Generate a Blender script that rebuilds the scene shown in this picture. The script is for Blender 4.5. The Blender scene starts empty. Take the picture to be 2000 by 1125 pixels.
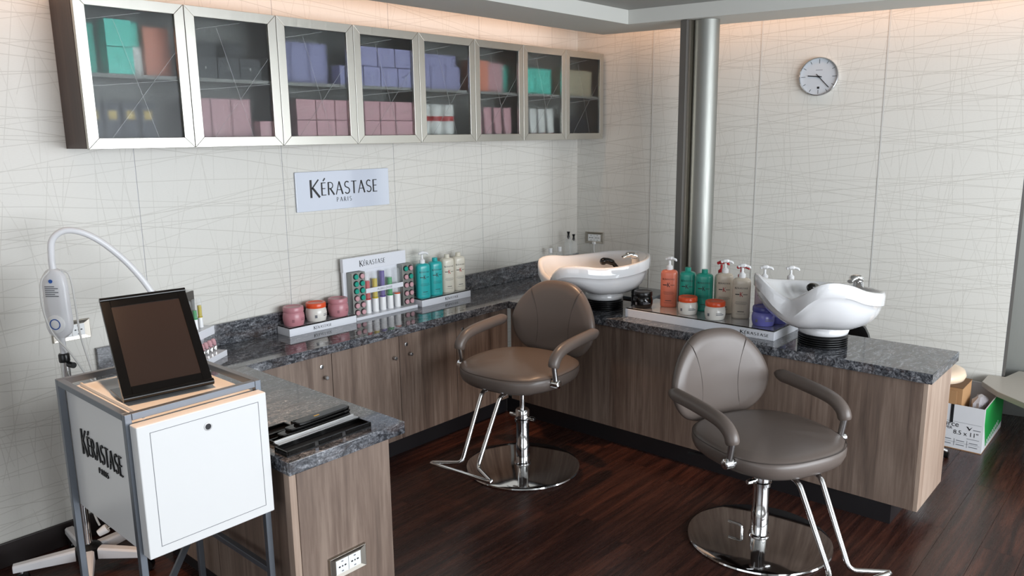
import bpy, bmesh, math, random
from math import sin, cos, pi, radians, sqrt
from mathutils import Vector, Matrix
random.seed(7)
S = bpy.context.scene
COL = S.collection

# ------------------------------------------------------------------ camera
def make_camera():
    cd = bpy.data.cameras.new('camera'); co = bpy.data.objects.new('camera', cd); COL.objects.link(co)
    yaw, pitch, roll, f = -0.8436, -0.1936, -0.0129, 1520.4
    fw = Vector((-sin(yaw)*cos(pitch), cos(yaw)*cos(pitch), sin(pitch)))
    r = Vector((cos(yaw), sin(yaw), 0)); u = r.cross(fw)
    r2 = cos(roll)*r + sin(roll)*u; u2 = -sin(roll)*r + cos(roll)*u
    M = Matrix((r2, u2, -fw)).transposed().to_4x4(); M.translation = Vector((-4.7853, -3.5818, 1.7453))
    co.matrix_world = M
    cd.sensor_width = 36.0; cd.lens = 36.0*f/2000.0; cd.clip_start = 0.05
    S.camera = co
make_camera()

# ------------------------------------------------------------------ world, lights, exposure
W = bpy.data.worlds.new('world'); S.world = W; W.use_nodes = True
W.node_tree.nodes['Background'].inputs[0].default_value = (0.80, 0.88, 1.0, 1)
W.node_tree.nodes['Background'].inputs[1].default_value = 1.0
S.view_settings.view_transform = 'Standard'; S.view_settings.look = 'None'
S.view_settings.exposure = 0.22; S.view_settings.gamma = 1.0; S.view_settings.use_curve_mapping = False

def area(name, loc, target, sx, sy, power, color, spread=180):
    l = bpy.data.lights.new(name, 'AREA'); l.shape = 'RECTANGLE'; l.size = sx; l.size_y = sy
    l.energy = power; l.color = color; l.spread = radians(spread)
    o = bpy.data.objects.new(name, l); COL.objects.link(o); o.location = loc
    d = Vector(target)-Vector(loc); o.rotation_euler = d.to_track_quat('-Z', 'Y').to_euler()
    return o
# daylight coming through the window wall behind the camera and the one on the left
area('window_daylight', (-2.15, -6.18, 1.35), (-2.15, 0, 1.25), 4.6, 2.0, 250, (0.90, 0.95, 1.0))
area('side_window_daylight', (-6.68, -3.4, 1.4), (0, -3.2, 1.3), 3.2, 1.9, 14, (0.94, 0.97, 1.0))
# warm light strips hidden in the ceiling cove above both walls
WARM = (1.0, 0.54, 0.30)
def strip(name, loc, along, out, length, power):
    o = area(name, loc, (0, 0, 0), length, 0.04, power, WARM); X = Vector(along).normalized(); D = (Vector(out).normalized()*0.75-Vector((0, 0, 0.66))).normalized()
    m = Matrix((X, (-D).cross(X), -D)).transposed().to_4x4(); m.translation = Vector(loc); o.matrix_world = m
strip('cove_light_left', (-2.9, -0.30, 2.53), (1, 0, 0), (0, 1, 0), 5.4, 6.5)
strip('cove_light_right', (0.13, -1.95, 2.53), (0.17, -0.985, 0), (0.985, 0.17, 0), 3.4, 3.3)
def spot(name, loc, target, power, deg, blend=0.6):
    l = bpy.data.lights.new(name, 'SPOT'); l.energy = power; l.color = (1.0, 0.60, 0.34); l.spot_size = radians(deg); l.spot_blend = blend
    l.shadow_soft_size = 0.035
    o = bpy.data.objects.new(name, l); COL.objects.link(o); o.location = loc
    d = Vector(target)-Vector(loc); o.rotation_euler = d.to_track_quat('-Z', 'Y').to_euler()
DOWNLIGHTS = [(-3.75, -1.15), (-1.45, -1.02)]
for x, y in DOWNLIGHTS: spot('downlight_beam', (x, y, 2.50), (x, y, 0), 120, 46)

# ------------------------------------------------------------------ materials
def lin(c):
    return tuple(((v/255.0)/12.92 if v/255.0 <= 0.04045 else ((v/255.0+0.055)/1.055)**2.4) for v in c)+(1.0,)
def mat(name, rgb, rough=0.5, metal=0.0, **kw):
    m = bpy.data.materials.new(name); m.use_nodes = True; b = m.node_tree.nodes['Principled BSDF']
    b.inputs['Base Color'].default_value = lin(rgb); b.inputs['Roughness'].default_value = rough; b.inputs['Metallic'].default_value = metal
    for k, v in kw.items(): b.inputs[k.replace('_', ' ')].default_value = v
    return m
class NT:
    def __init__(s, m): s.m = m; s.t = m.node_tree; s.b = s.t.nodes['Principled BSDF']
    def n(s, typ, **kw):
        x = s.t.nodes.new(typ)
        for k, v in kw.items(): setattr(x, k, v)
        return x
    def l(s, a, b): s.t.links.new(a, b)
    def math(s, op, a, b=None, c=None):
        x = s.n('ShaderNodeMath', operation=op)
        for i, v in enumerate((a, b, c)):
            if v is None: continue
            if isinstance(v, (int, float)): x.inputs[i].default_value = v
            else: s.l(v, x.inputs[i])
        return x.outputs[0]
    def ramp(s, fac, stops):
        r = s.n('ShaderNodeValToRGB'); s.l(fac, r.inputs[0]); e = r.color_ramp.elements
        while len(e) < len(stops): e.new(0.5)
        for q, (p, c) in zip(e, stops): q.position = p; q.color = lin(c) if isinstance(c, tuple) else (c, c, c, 1)
        return r.outputs[0]
    def mix(s, fac, a, b, typ='MIX'):
        x = s.n('ShaderNodeMix', data_type='RGBA', blend_type=typ)
        for sock, v in ((x.inputs[0], fac), (x.inputs[6], a), (x.inputs[7], b)):
            if isinstance(v, (int, float)): sock.default_value = v
            elif isinstance(v, tuple): sock.default_value = lin(v)
            else: s.l(v, sock)
        return x.outputs[2]
    def coords(s, scale=(1, 1, 1), rot=(0, 0, 0)):
        tc = s.n('ShaderNodeTexCoord'); mp = s.n('ShaderNodeMapping'); mp.inputs['Scale'].default_value = scale; mp.inputs['Rotation'].default_value = rot
        s.l(tc.outputs['Object'], mp.inputs[0]); return mp.outputs[0]
    def noise(s, vec, scale, detail=4, rough=0.55, dist=0.0):
        x = s.n('ShaderNodeTexNoise'); s.l(vec, x.inputs['Vector']); x.inputs['Scale'].default_value = scale; x.inputs['Detail'].default_value = detail
        x.inputs['Roughness'].default_value = rough; x.inputs['Distortion'].default_value = dist; return x.outputs[0]
    def bump(s, h, strength, dist=0.002):
        x = s.n('ShaderNodeBump'); x.inputs['Strength'].default_value = strength; x.inputs['Distance'].default_value = dist
        s.l(h, x.inputs['Height']); s.l(x.outputs[0], s.b.inputs['Normal'])

def wall_material(name, ux, uy, seed, dens=1.0):
    m = mat(name, (222, 220, 213), 0.42); q = NT(m); rnd = random.Random(seed)
    tc = q.n('ShaderNodeTexCoord'); sp = q.n('ShaderNodeSeparateXYZ'); q.l(tc.outputs['Object'], sp.inputs[0])
    u = q.math('ADD', q.math('MULTIPLY', sp.outputs[0], ux), q.math('MULTIPLY', sp.outputs[1], uy)); v = sp.outputs[2]
    wob = q.noise(tc.outputs['Object'], 1.6, 1, 0.4)
    total = None
    fams = [(radians(90+a), 0.26*s, 1.0) for a, s in ((3, .75), (-4, .8), (8, .9), (-9, .95), (12, 1.1), (-2, 1.0), (5.5, 1.2), (-6.5, 1.2))] + \
           [(radians(a), 0.155*s, 0.72) for a, s in ((5, 1.0), (-9, 1.1), (13, 1.2), (-18, 1.6), (22, 2.0), (-3, 1.2))]
    for ang, sp_, wt_ in fams:
        sp_ *= dens
        t = q.math('ADD', q.math('MULTIPLY', u, cos(ang)/sp_), q.math('MULTIPLY', v, sin(ang)/sp_))
        t = q.math('ADD', t, rnd.random()*50)
        t = q.math('ADD', t, q.math('MULTIPLY', wob, 0.10/sp_*0.3))
        fl = q.math('FLOOR', t); fr = q.math('FRACT', t)
        wn = q.n('ShaderNodeTexWhiteNoise', noise_dimensions='1D'); q.l(fl, wn.inputs['W'])
        c = q.math('MULTIPLY_ADD', wn.outputs[0], 0.8, 0.1)
        d = q.math('ABSOLUTE', q.math('SUBTRACT', fr, c))
        ln = q.math('SUBTRACT', 1.0, q.math('MINIMUM', q.math('DIVIDE', d, 0.0024/sp_), 1.0))
        ln = q.math('MULTIPLY', ln, wt_*(0.6+0.4*rnd.random()))
        if wt_ < 1:                                   # the steep lines are short strokes
            cb = q.n('ShaderNodeCombineXYZ'); q.l(q.math('MULTIPLY', fl, 7.31), cb.inputs[0]); q.l(q.math('MULTIPLY', v, 2.4), cb.inputs[1])
            br = q.noise(cb.outputs[0], 1.0, 0)
            ln = q.math('MULTIPLY', ln, q.math('MULTIPLY_ADD', q.math('GREATER_THAN', br, 0.5), 0.8, 0.2))
        total = ln if total is None else q.math('MAXIMUM', total, ln)
    weave = q.noise(q.coords((60, 60, 420)), 1.0, 2)
    base = q.mix(weave, (219, 217, 210), (211, 208, 200))
    q.l(q.mix(q.math('MULTIPLY', total, 0.62), base, (160, 155, 144)), q.b.inputs['Base Color'])
    return m

def wood_material(name, a, b, c, rough=0.42, ax='z', bands=True):
    m = mat(name, a, rough); q = NT(m)
    sc = {'z': (15, 15, 0.8), 'x': (0.8, 15, 15)}[ax]
    tc = q.n('ShaderNodeTexCoord'); sp = q.n('ShaderNodeSeparateXYZ'); q.l(tc.outputs['Object'], sp.inputs[0])
    n1 = q.noise(q.coords(sc), 1.0, 6, 0.65, 0.6)
    n2 = q.noise(q.coords(tuple(v*6 for v in sc)), 1.0, 4, 0.6)
    f = q.math('ADD', q.math('MULTIPLY', n1, 0.75), q.math('MULTIPLY', n2, 0.3))
    col = q.ramp(f, [(0.34, c), (0.50, a), (0.67, b)])
    if bands:
        s = q.math('ADD', sp.outputs[0], sp.outputs[1]) if ax == 'z' else sp.outputs[1]
        w = q.n('ShaderNodeTexWhiteNoise', noise_dimensions='1D'); q.l(q.math('FLOOR', q.math('MULTIPLY', s, 9.0)), w.inputs['W'])
        col = q.mix(q.math('MULTIPLY', w.outputs[0], 0.30), col, b)
    q.l(col, q.b.inputs['Base Color']); q.bump(n2, 0.15, 0.001)
    return m

def floor_material():
    m = mat('floor_wood', (62, 34, 28), 0.25); q = NT(m)
    oi = q.n('ShaderNodeObjectInfo')
    tc = q.n('ShaderNodeTexCoord'); ad = q.n('ShaderNodeVectorMath', operation='ADD'); q.l(tc.outputs['Object'], ad.inputs[0])
    sc = q.n('ShaderNodeVectorMath', operation='SCALE'); cb = q.n('ShaderNodeCombineXYZ'); q.l(oi.outputs['Random'], cb.inputs[0]); q.l(oi.outputs['Random'], cb.inputs[1])
    q.l(cb.outputs[0], sc.inputs[0]); sc.inputs['Scale'].default_value = 37.0; q.l(sc.outputs[0], ad.inputs[1])
    mp = q.n('ShaderNodeMapping'); mp.inputs['Scale'].default_value = (1.3, 22, 1); q.l(ad.outputs[0], mp.inputs[0])
    n1 = q.noise(mp.outputs[0], 1.0, 6, 0.62, 0.9)
    mp2 = q.n('ShaderNodeMapping'); mp2.inputs['Scale'].default_value = (6, 160, 1); q.l(ad.outputs[0], mp2.inputs[0])
    n2 = q.noise(mp2.outputs[0], 1.0, 3, 0.6)
    f = q.math('ADD', q.math('MULTIPLY', n1, 0.8), q.math('MULTIPLY', n2, 0.22))
    col = q.ramp(f, [(0.34, (29, 16, 14)), (0.50, (56, 31, 25)), (0.66, (88, 51, 39))])
    col = q.mix(q.math('MULTIPLY', oi.outputs['Random'], 0.45), col, (46, 28, 25))
    q.l(col, q.b.inputs['Base Color'])
    q.l(q.math('MULTIPLY_ADD', n2, 0.16, 0.20), q.b.inputs['Roughness']); q.bump(n2, 0.12, 0.0008)
    return m

def granite_material():
    m = mat('granite', (80, 80, 84), 0.07); q = NT(m)
    v = q.coords((1, 1, 1), (0, 0, 0.35)); st = q.coords((2.2, 7.0, 7.0), (0, 0, 0.25))
    sw = q.noise(st, 4.5, 5, 0.7, 1.6); fine = q.noise(v, 95, 3, 0.7, 0.5); mid = q.noise(v, 38, 4, 0.7, 2.2)
    f = q.math('ADD', q.math('ADD', q.math('MULTIPLY', sw, 0.50), q.math('MULTIPLY', fine, 0.28)), q.math('MULTIPLY', mid, 0.34))
    col = q.ramp(f, [(0.42, (18, 19, 22)), (0.52, (58, 60, 65)), (0.60, (104, 106, 111)), (0.72, (176, 178, 182))])
    br = q.ramp(q.noise(st, 2.3, 3, 0.6, 1.0), [(0.48, 0.0), (0.66, 1.0)])
    q.l(q.mix(q.math('MULTIPLY', br, 0.20), col, (104, 80, 66)), q.b.inputs['Base Color'])
    q.b.inputs['Coat Weight'].default_value = 0.3; q.b.inputs['Coat Roughness'].default_value = 0.03
    return m

def brushed(name, rgb, rough, sc=(300, 300, 6), metal=1.0):
    m = mat(name, rgb, rough, metal); q = NT(m); n = q.noise(q.coords(sc), 1.0, 2)
    q.l(q.math('MULTIPLY_ADD', n, 0.22, rough-0.10), q.b.inputs['Roughness']); return m

def frosted():
    m = mat('frosted_glass', (232, 236, 236), 0.30); b = m.node_tree.nodes['Principled BSDF']
    b.inputs['Transmission Weight'].default_value = 1.0; b.inputs['IOR'].default_value = 1.30; b.inputs['Roughness'].default_value = 0.31
    return m

M = dict(
    wallA=wall_material('wall_paper_left', 1, 0, 3), wallB=wall_material('wall_paper_right', 0.1736, -0.9848, 11, 0.78),
    joint=mat('joint_grey', (196, 196, 200), 0.4), strip=mat('joint_strip', (206, 205, 200), 0.35), base=mat('dark_baseboard', (36, 27, 26), 0.4),
    ceil=mat('ceiling_white', (196, 196, 190), 0.6), ceil2=mat('ceiling_grey', (150, 150, 146), 0.6), white=mat('white_paint', (225, 225, 222), 0.5),
    floor=floor_material(), granite=granite_material(),
    wood=wood_material('grey_walnut', (108, 90, 79), (142, 124, 111), (72, 58, 51)), darkwood=wood_material('dark_walnut', (62, 46, 40), (80, 62, 54), (44, 32, 28)),
    lightwood=wood_material('walnut_edge', (160, 138, 122), (182, 162, 146), (134, 112, 98)),
    plinth=mat('plinth_black', (32, 30, 32), 0.3), alu=brushed('brushed_aluminium', (196, 194, 186), 0.34), glass=frosted(), inside=mat('cabinet_inside', (140, 140, 137), 0.6),
    steel=brushed('brushed_steel', (156, 157, 152), 0.50), darksteel=brushed('dark_steel', (104, 101, 97), 0.42, metal=0.4), chrome=mat('chrome', (226, 226, 226), 0.07, 1.0),
    satin=mat('satin_metal', (190, 190, 190), 0.28, 1.0), nickel=mat('nickel_plate', (176, 170, 160), 0.32, 1.0), black=mat('black_plastic', (14, 14, 15), 0.28), gblack=mat('gloss_black', (10, 9, 9), 0.08),
    rubber=mat('black_rubber', (16, 16, 17), 0.35), leather=None, ceramic=mat('white_ceramic', (217, 217, 218), 0.06, 0, Coat_Weight=0.5), plate=mat('socket_white', (236, 238, 238), 0.3),
    lacq=mat('white_lacquer', (222, 222, 221), 0.22), frame=mat('grey_steel_frame', (120, 126, 134), 0.36, 0.75), ink=mat('black_ink', (18, 18, 22), 0.4), greyink=mat('grey_ink', (110, 112, 118), 0.5),
    red=mat('red_ink', (178, 34, 40), 0.4), acryl=mat('white_acrylic', (228, 230, 236), 0.12), clear=mat('clear_acrylic', (250, 250, 250), 0.03, 0, Transmission_Weight=1.0, IOR=1.45),
    tubeglass=mat('tube_glass', (232, 238, 238), 0.04, 0, Alpha=0.15), signglass=mat('sign_glass', (206, 212, 224), 0.06, 0, Coat_Weight=0.6),
    pink=mat('dusty_pink', (190, 128, 136), 0.3), orange=mat('orange_lid', (226, 84, 42), 0.28), jarwhite=mat('jar_white', (226, 222, 214), 0.22), teal=mat('teal_plastic', (46, 172, 172), 0.25, 0, Subsurface_Weight=0.0),
    green=mat('green_teal_plastic', (44, 158, 138), 0.25), coral=mat('coral_plastic', (222, 124, 98), 0.27), milk=mat('milky_plastic', (222, 216, 200), 0.26), beige=mat('beige_plastic', (216, 204, 186), 0.22), lilac=mat('lilac_plastic', (190, 172, 180), 0.22),
    violet=mat('violet_plastic', (112, 112, 186), 0.25), deepviolet=mat('deep_violet', (70, 72, 146), 0.3), pump=mat('pump_white', (240, 240, 240), 0.3), card=mat('cardboard', (176, 134, 92), 0.8), cardin=mat('cardboard_inside', (120, 88, 60), 0.85),
    boxwhite=mat('box_white', (222, 222, 224), 0.6), boxgreen=mat('box_green', (38, 160, 74), 0.5), cream=mat('cream_vinyl', (226, 202, 176), 0.35), stone=mat('bench_stone', (178, 172, 162), 0.4), screen=mat('brown_screen', (44, 36, 33), 0.10),
    cable=mat('pale_cable', (206, 204, 200), 0.4), blue=mat('blue_ring', (44, 92, 170), 0.4), lampwhite=mat('lamp_white', (228, 228, 230), 0.3), face=mat('clock_face', (196, 202, 208), 0.35), mirror=mat('dark_mirror', (96, 100, 104), 0.06, 0.6),
    bteal=mat('carton_teal', (92, 214, 196), 0.5), bblack=mat('carton_black', (48, 50, 54), 0.45), bpink=mat('carton_pink', (204, 158, 164), 0.5), blav=mat('carton_lavender', (152, 152, 192), 0.5), bnavy=mat('carton_navy', (40, 44, 58), 0.5),
    bsalmon=mat('carton_salmon', (222, 142, 118), 0.5), bcream=mat('carton_cream', (200, 192, 166), 0.5), bwhite=mat('carton_white', (226, 226, 222), 0.5), bgold=mat('carton_gold', (190, 160, 70), 0.4), etch=mat('etched_line', (170, 174, 174), 0.3),
    liqred=mat('liquid_red', (200, 40, 44), 0.15), liqyel=mat('liquid_yellow', (206, 184, 22), 0.15), liqpur=mat('liquid_purple', (88, 62, 150), 0.15), liqgrn=mat('liquid_green', (40, 160, 84), 0.15),
)
def leather():
    m = mat('taupe_leather', (98, 88, 82), 0.36); q = NT(m); n = q.noise(q.coords((1, 1, 1)), 420, 2); q.bump(n, 0.06, 0.0006)
    return m
M['pinkprint'] = mat('pink_print', (150, 96, 104), 0.4); M['leather'] = leather(); M['seam'] = mat('leather_seam', (62, 54, 50), 0.6)

# ------------------------------------------------------------------ mesh helpers
class MB:
    def __init__(s): s.v = []; s.f = []
    def add(s, vs, fs):
        o = len(s.v); s.v += [tuple(v) for v in vs]; s.f += [tuple(i+o for i in f) for f in fs]; return s
    def box(s, x0, x1, y0, y1, z0, z1, T=None):
        vs = [Vector((x, y, z)) for z in (z0, z1) for y in (y0, y1) for x in (x0, x1)]
        if T: vs = [T @ v for v in vs]
        return s.add(vs, [(0, 2, 3, 1), (4, 5, 7, 6), (0, 1, 5, 4), (2, 6, 7, 3), (0, 4, 6, 2), (1, 3, 7, 5)])
    def prism(s, pts, z0, z1, T=None):
        n = len(pts); vs = [Vector((p[0], p[1], z0)) for p in pts]+[Vector((p[0], p[1], z1)) for p in pts]
        if T: vs = [T @ v for v in vs]
        return s.add(vs, [tuple(range(n-1, -1, -1)), tuple(range(n, 2*n))]+[(i, (i+1) % n, n+(i+1) % n, n+i) for i in range(n)])
    def lathe(s, prof, seg=32, T=None, caps=True):
        vs = []
        for r, z in prof:
            for k in range(seg):
                a = 2*pi*k/seg; vs.append(Vector((r*cos(a), r*sin(a), z)))
        if T: vs = [T @ v for v in vs]
        fs = [(i*seg+k, i*seg+(k+1) % seg, (i+1)*seg+(k+1) % seg, (i+1)*seg+k) for i in range(len(prof)-1) for k in range(seg)]
        if caps:
            if prof[0][0] > 1e-6: fs.append(tuple(range(seg-1, -1, -1)))
            if prof[-1][0] > 1e-6: fs.append(tuple((len(prof)-1)*seg+k for k in range(seg)))
        return s.add(vs, fs)
    def loft(s, rings, caps=True, closed=True):
        n = len(rings[0]); vs = [v for r in rings for v in r]
        fs = [(i*n+k, i*n+(k+1) % n, (i+1)*n+(k+1) % n, (i+1)*n+k) for i in range(len(rings)-1) for k in range(n if closed else n-1)]
        if caps: fs += [tuple(range(n-1, -1, -1)), tuple((len(rings)-1)*n+k for k in range(n))]
        return s.add(vs, fs)
    def tube(s, pts, r, seg=12, closed=False, ell=1.0, up=None):
        pts = [Vector(p) for p in pts]; n = len(pts); rs = r if isinstance(r, (list, tuple)) else [r]*n
        rings = []; prev = None
        for i, p in enumerate(pts):
            if closed: t = (pts[(i+1) % n]-pts[i-1]).normalized()
            else: t = (pts[min(i+1, n-1)]-pts[max(i-1, 0)]).normalized()
            if up is not None: a = Vector(up)
            elif prev is None: a = Vector((0, 0, 1)) if abs(t.z) < 0.9 else Vector((1, 0, 0))
            else: a = prev
            a = (a-t*a.dot(t)).normalized(); prev = a; b = t.cross(a)
            rings.append([p+a*rs[i]*cos(2*pi*k/seg)+b*rs[i]*ell*sin(2*pi*k/seg) for k in range(seg)])
        if closed: rings.append(rings[0])
        return s.loft(rings, caps=not closed)
    def cyl(s, p0, p1, r, seg=20): return s.tube([p0, p1], r, seg)
    def build(s, name, m, parent=None, smooth=35, bevel=0.0, bseg=2, loc=None, subsurf=0):
        me = bpy.data.meshes.new(name); me.from_pydata(s.v, [], s.f); me.validate()
        bm = bmesh.new(); bm.from_mesh(me); bmesh.ops.recalc_face_normals(bm, faces=bm.faces); bm.to_mesh(me); bm.free()
        return mesh_obj(name, me, m, parent, smooth, bevel, bseg, subsurf)
def mesh_obj(name, me, m, parent=None, smooth=35, bevel=0.0, bseg=2, subsurf=0):
    if smooth:
        me.polygons.foreach_set('use_smooth', [True]*len(me.polygons)); me.set_sharp_from_angle(angle=radians(smooth))
    me.materials.clear(); me.materials.append(M[m] if isinstance(m, str) else m)
    o = bpy.data.objects.new(name, me); COL.objects.link(o)
    if parent: o.parent = parent
    if bevel:
        b = o.modifiers.new('bevel', 'BEVEL'); b.width = bevel; b.segments = bseg; b.limit_method = 'ANGLE'; b.angle_limit = radians(40)
    if subsurf:
        b = o.modifiers.new('subsurf', 'SUBSURF'); b.levels = b.render_levels = subsurf
    return o
def thing(name, label, cat, loc=(0, 0, 0), rz=0.0, group=None):
    o = bpy.data.objects.new(name, None); o.empty_display_size = 0.05; COL.objects.link(o); o.location = loc; o.rotation_euler = (0, 0, rz)
    return tag(o, label, cat, group)
def tag(o, label, cat, group=None):
    o['label'] = label; o['category'] = cat
    if group: o['group'] = group
    return o
def struct(o, label=None, cat=None):
    o['kind'] = 'structure'
    if label: o['label'] = label
    if cat: o['category'] = cat
    return o
def smoothpath(pts, n=8, closed=False):
    P = [Vector(p) for p in pts]; out = []; N = len(P)
    for i in range(N if closed else N-1):
        p0 = P[i-1] if (closed or i > 0) else P[0]*2-P[1]; p1 = P[i]; p2 = P[(i+1) % N]
        p3 = P[(i+2) % N] if (closed or i+2 < N) else P[-1]*2-P[-2]
        for k in range(n):
            t = k/n; out.append(0.5*((2*p1)+(p2-p0)*t+(2*p0-5*p1+4*p2-p3)*t*t+(3*p1-p0-3*p2+p3)*t**3))
    if not closed: out.append(P[-1])
    return out
def bend(pts, r=0.03, n=5):
    P = [Vector(p) for p in pts]; out = [P[0]]
    for i in range(1, len(P)-1):
        a = (P[i-1]-P[i]); b = (P[i+1]-P[i]); rr = min(r, a.length*0.45, b.length*0.45); A = P[i]+a.normalized()*rr; B = P[i]+b.normalized()*rr
        for k in range(n+1):
            t = k/n; out.append(A*(1-t)**2+P[i]*2*t*(1-t)+B*t*t)
    out.append(P[-1]); return out
def sup(w, d, n, seg):
    out = []
    for k in range(seg):
        a = 2*pi*k/seg; c, s_ = cos(a), sin(a)
        out.append((math.copysign(abs(c)**(2/n), c)*w/2, math.copysign(abs(s_)**(2/n), s_)*d/2))
    return out

# ------------------------------------------------------------------ lettering (flared capitals drawn as strokes)
def arc(cx, cy, rx, ry, a0, a1, n=10): return [(cx+rx*cos(radians(a0+(a1-a0)*i/n)), cy+ry*sin(radians(a0+(a1-a0)*i/n))) for i in range(n+1)]
S_CURVE = arc(.25, .745, .19, .225, 40, 265, 11)+arc(.25, .262, .205, .235, 85, -150, 12)
GLYPH = {
    'K': (.60, [([(.07, 0), (.07, 1)], .12), ([(.54, 1), (.12, .50)], .07), ([(.17, .55), (.58, 0)], .12)]),
    'E': (.46, [([(.07, 0), (.07, 1)], .11), ([(.07, .97), (.40, .97)], .06), ([(.07, .53), (.36, .53)], .06), ([(.07, .03), (.42, .03)], .06)]),
    'R': (.58, [([(.07, 0), (.07, 1)], .11), ([(.07, .97), (.22, .97)]+arc(.24, .735, .20, .235, 90, -90, 10)+[(.07, .50)], .065), ([(.22, .50), (.54, 0)], .12)]),
    'A': (.64, [([(.03, 0), (.31, 1)], .065), ([(.30, 1), (.60, 0)], .12), ([(.14, .36), (.48, .36)], .055)]),
    'S': (.50, [(S_CURVE, .085)]),
    'T': (.52, [([(.26, 0), (.26, 1)], .11), ([(.02, .97), (.50, .97)], .06)]),
    'P': (.54, [([(.07, 0), (.07, 1)], .11), ([(.07, .97), (.22, .97)]+arc(.24, .72, .21, .25, 90, -90, 10)+[(.07, .47)], .065)]),
    'I': (.22, [([(.10, 0), (.10, 1)], .11)]),
}
def stroke_quads(pts, w):
    L, R = [], []
    for i, p in enumerate(pts):
        a = pts[max(i-1, 0)]; b = pts[min(i+1, len(pts)-1)]; dx, dy = b[0]-a[0], b[1]-a[1]; l = math.hypot(dx, dy) or 1
        nx, ny = -dy/l*w/2, dx/l*w/2
        L.append((p[0]+nx, p[1]+ny)); R.append((p[0]-nx, p[1]-ny))
    return L, R
def word(mb, text, fn, h, width=None, big=1.32, gap=0.12, thick=0.0, bold=1.0):
    """draw text centred at u=0, baseline v=0; fn(u, v, depth) -> point"""
    items = []; x = 0
    for i, ch in enumerate(text):
        g = 'E' if ch == 'É' else ch; sc = big if (ch == 'K' and len(text) > 1) else 1.0
        adv, st = GLYPH[g]; st = list(st)
        if ch == 'É': st = st+[([(.20, 1.10), (.36, 1.32)], .09)]
        items.append((x, sc, st)); x += adv*sc+gap
    tot = x-gap; sx = (width/tot) if width else h
    for x0, sc, st in items:
        for pts, w in st:
            L, R = stroke_quads(pts, w*bold)
            off = -0.09*sc if sc > 1 else 0
            P = lambda q, d: fn((x0+q[0]*sc-tot/2)*sx, (q[1]*sc+off)*h, d)
            n = len(pts)
            if thick:
                vs = [P(q, thick) for q in L]+[P(q, thick) for q in R]+[P(q, 0) for q in L]+[P(q, 0) for q in R]
                fs = []
                for i in range(n-1):
                    fs += [(i, i+1, n+i+1, n+i), (2*n+i, 3*n+i, 3*n+i+1, 2*n+i+1), (i, 2*n+i, 2*n+i+1, i+1), (n+i, n+i+1, 3*n+i+1, 3*n+i)]
                fs += [(0, n, 3*n, 2*n), (n-1, 3*n-1, 4*n-1, 2*n-1)]
                mb.add(vs, fs)
            else:
                mb.add([P(q, 0) for q in L]+[P(q, 0) for q in R], [(i, i+1, n+i+1, n+i) for i in range(n-1)])
    return mb
def print_text(txt, size, T, name, m, parent, extr=0.0003, align='LEFT', sx=1.0):
    c = bpy.data.curves.new('txt', 'FONT'); c.body = txt; c.size = size; c.extrude = extr; c.align_x = align; c.resolution_u = 3
    o = bpy.data.objects.new('txt', c); COL.objects.link(o); dg = bpy.context.evaluated_depsgraph_get(); dg.update()
    me = bpy.data.meshes.new_from_object(o.evaluated_get(dg)); bpy.data.objects.remove(o); bpy.data.curves.remove(c)
    me.transform(T @ Matrix.Diagonal((sx, 1, 1, 1)))
    return mesh_obj(name, me, m, parent, 0)
def axes(o, x, y, z):
    m = Matrix((Vector(x), Vector(y), Vector(z))).transposed().to_4x4(); m.translation = Vector(o); return m

# ================================================================== THE ROOM
A10 = radians(10.0); WB = Vector((sin(A10), -cos(A10), 0)); WBN = Vector((cos(A10), sin(A10), 0))
TB = axes((0, 0, 0), WB, WBN, (0, 0, 1))          # wall-right frame: x along the wall, y away from the room
ZC = 2.42
# floor with separate planks
fl = struct(MB().box(-6.7, 1.3, -6.35, 0.02, -0.06, -0.008).build('floor', 'base', smooth=0), 'dark reddish brown wooden plank floor', 'floor')
pw, pl = 0.152, 1.25
plank = MB().box(-pl/2+.0006, pl/2-.0006, -pw/2+.0006, pw/2-.0006, -0.008, 0.0).build('plank', 'floor', fl, smooth=0)
plank_me = plank.data; first = True
for j in range(42):
    off = (j*0.47 % 1.0)*pl
    for i in range(-1, 7):
        x = -6.7+off+i*pl+pl/2
        if x > 1.25 or x < -6.9: continue
        y = -pw/2-j*pw
        if first: o = plank; first = False
        else: o = plank.copy(); COL.objects.link(o)
        o.location = (x, y, 0)
# wall with the cabinets
wl = struct(MB().box(-6.7, 0.02, 0.0025, 0.10, 0, 2.75).build('wall_left', 'joint', smooth=0), 'off-white wall panelled with fine criss-cross line pattern, behind cabinets', 'wall')
xs = [0.0]+[-0.3019-k*0.7431 for k in range(9)]
for a, b in zip(xs[:-1], xs[1:]):
    MB().box(b+.0018, a-(.0018 if a < 0 else 0), 0, 0.012, 0.0, 2.60).build('panel', 'wallA', wl, smooth=0)
wr = struct(MB().box(0, 2.845, 0.007, 0.10, 0, 2.75, TB).build('wall_right', 'joint', smooth=0), 'off-white wall panelled with criss-cross line pattern, carrying the clock', 'wall')
ss = [0.0, 0.592, 1.335, 2.083, 2.845]
for a, b in zip(ss[:-1], ss[1:]):
    MB().box(a+(.004 if a else 0), b-.004, 0, 0.012, 0.0, 2.60, TB).build('panel', 'wallB', wr, smooth=0)
for s_ in ss[1:4]:
    MB().box(s_-.0035, s_+.0035, -.0025, 0.008, 0, 2.60, TB).build('joint_strip', 'strip', wr, smooth=0)
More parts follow.
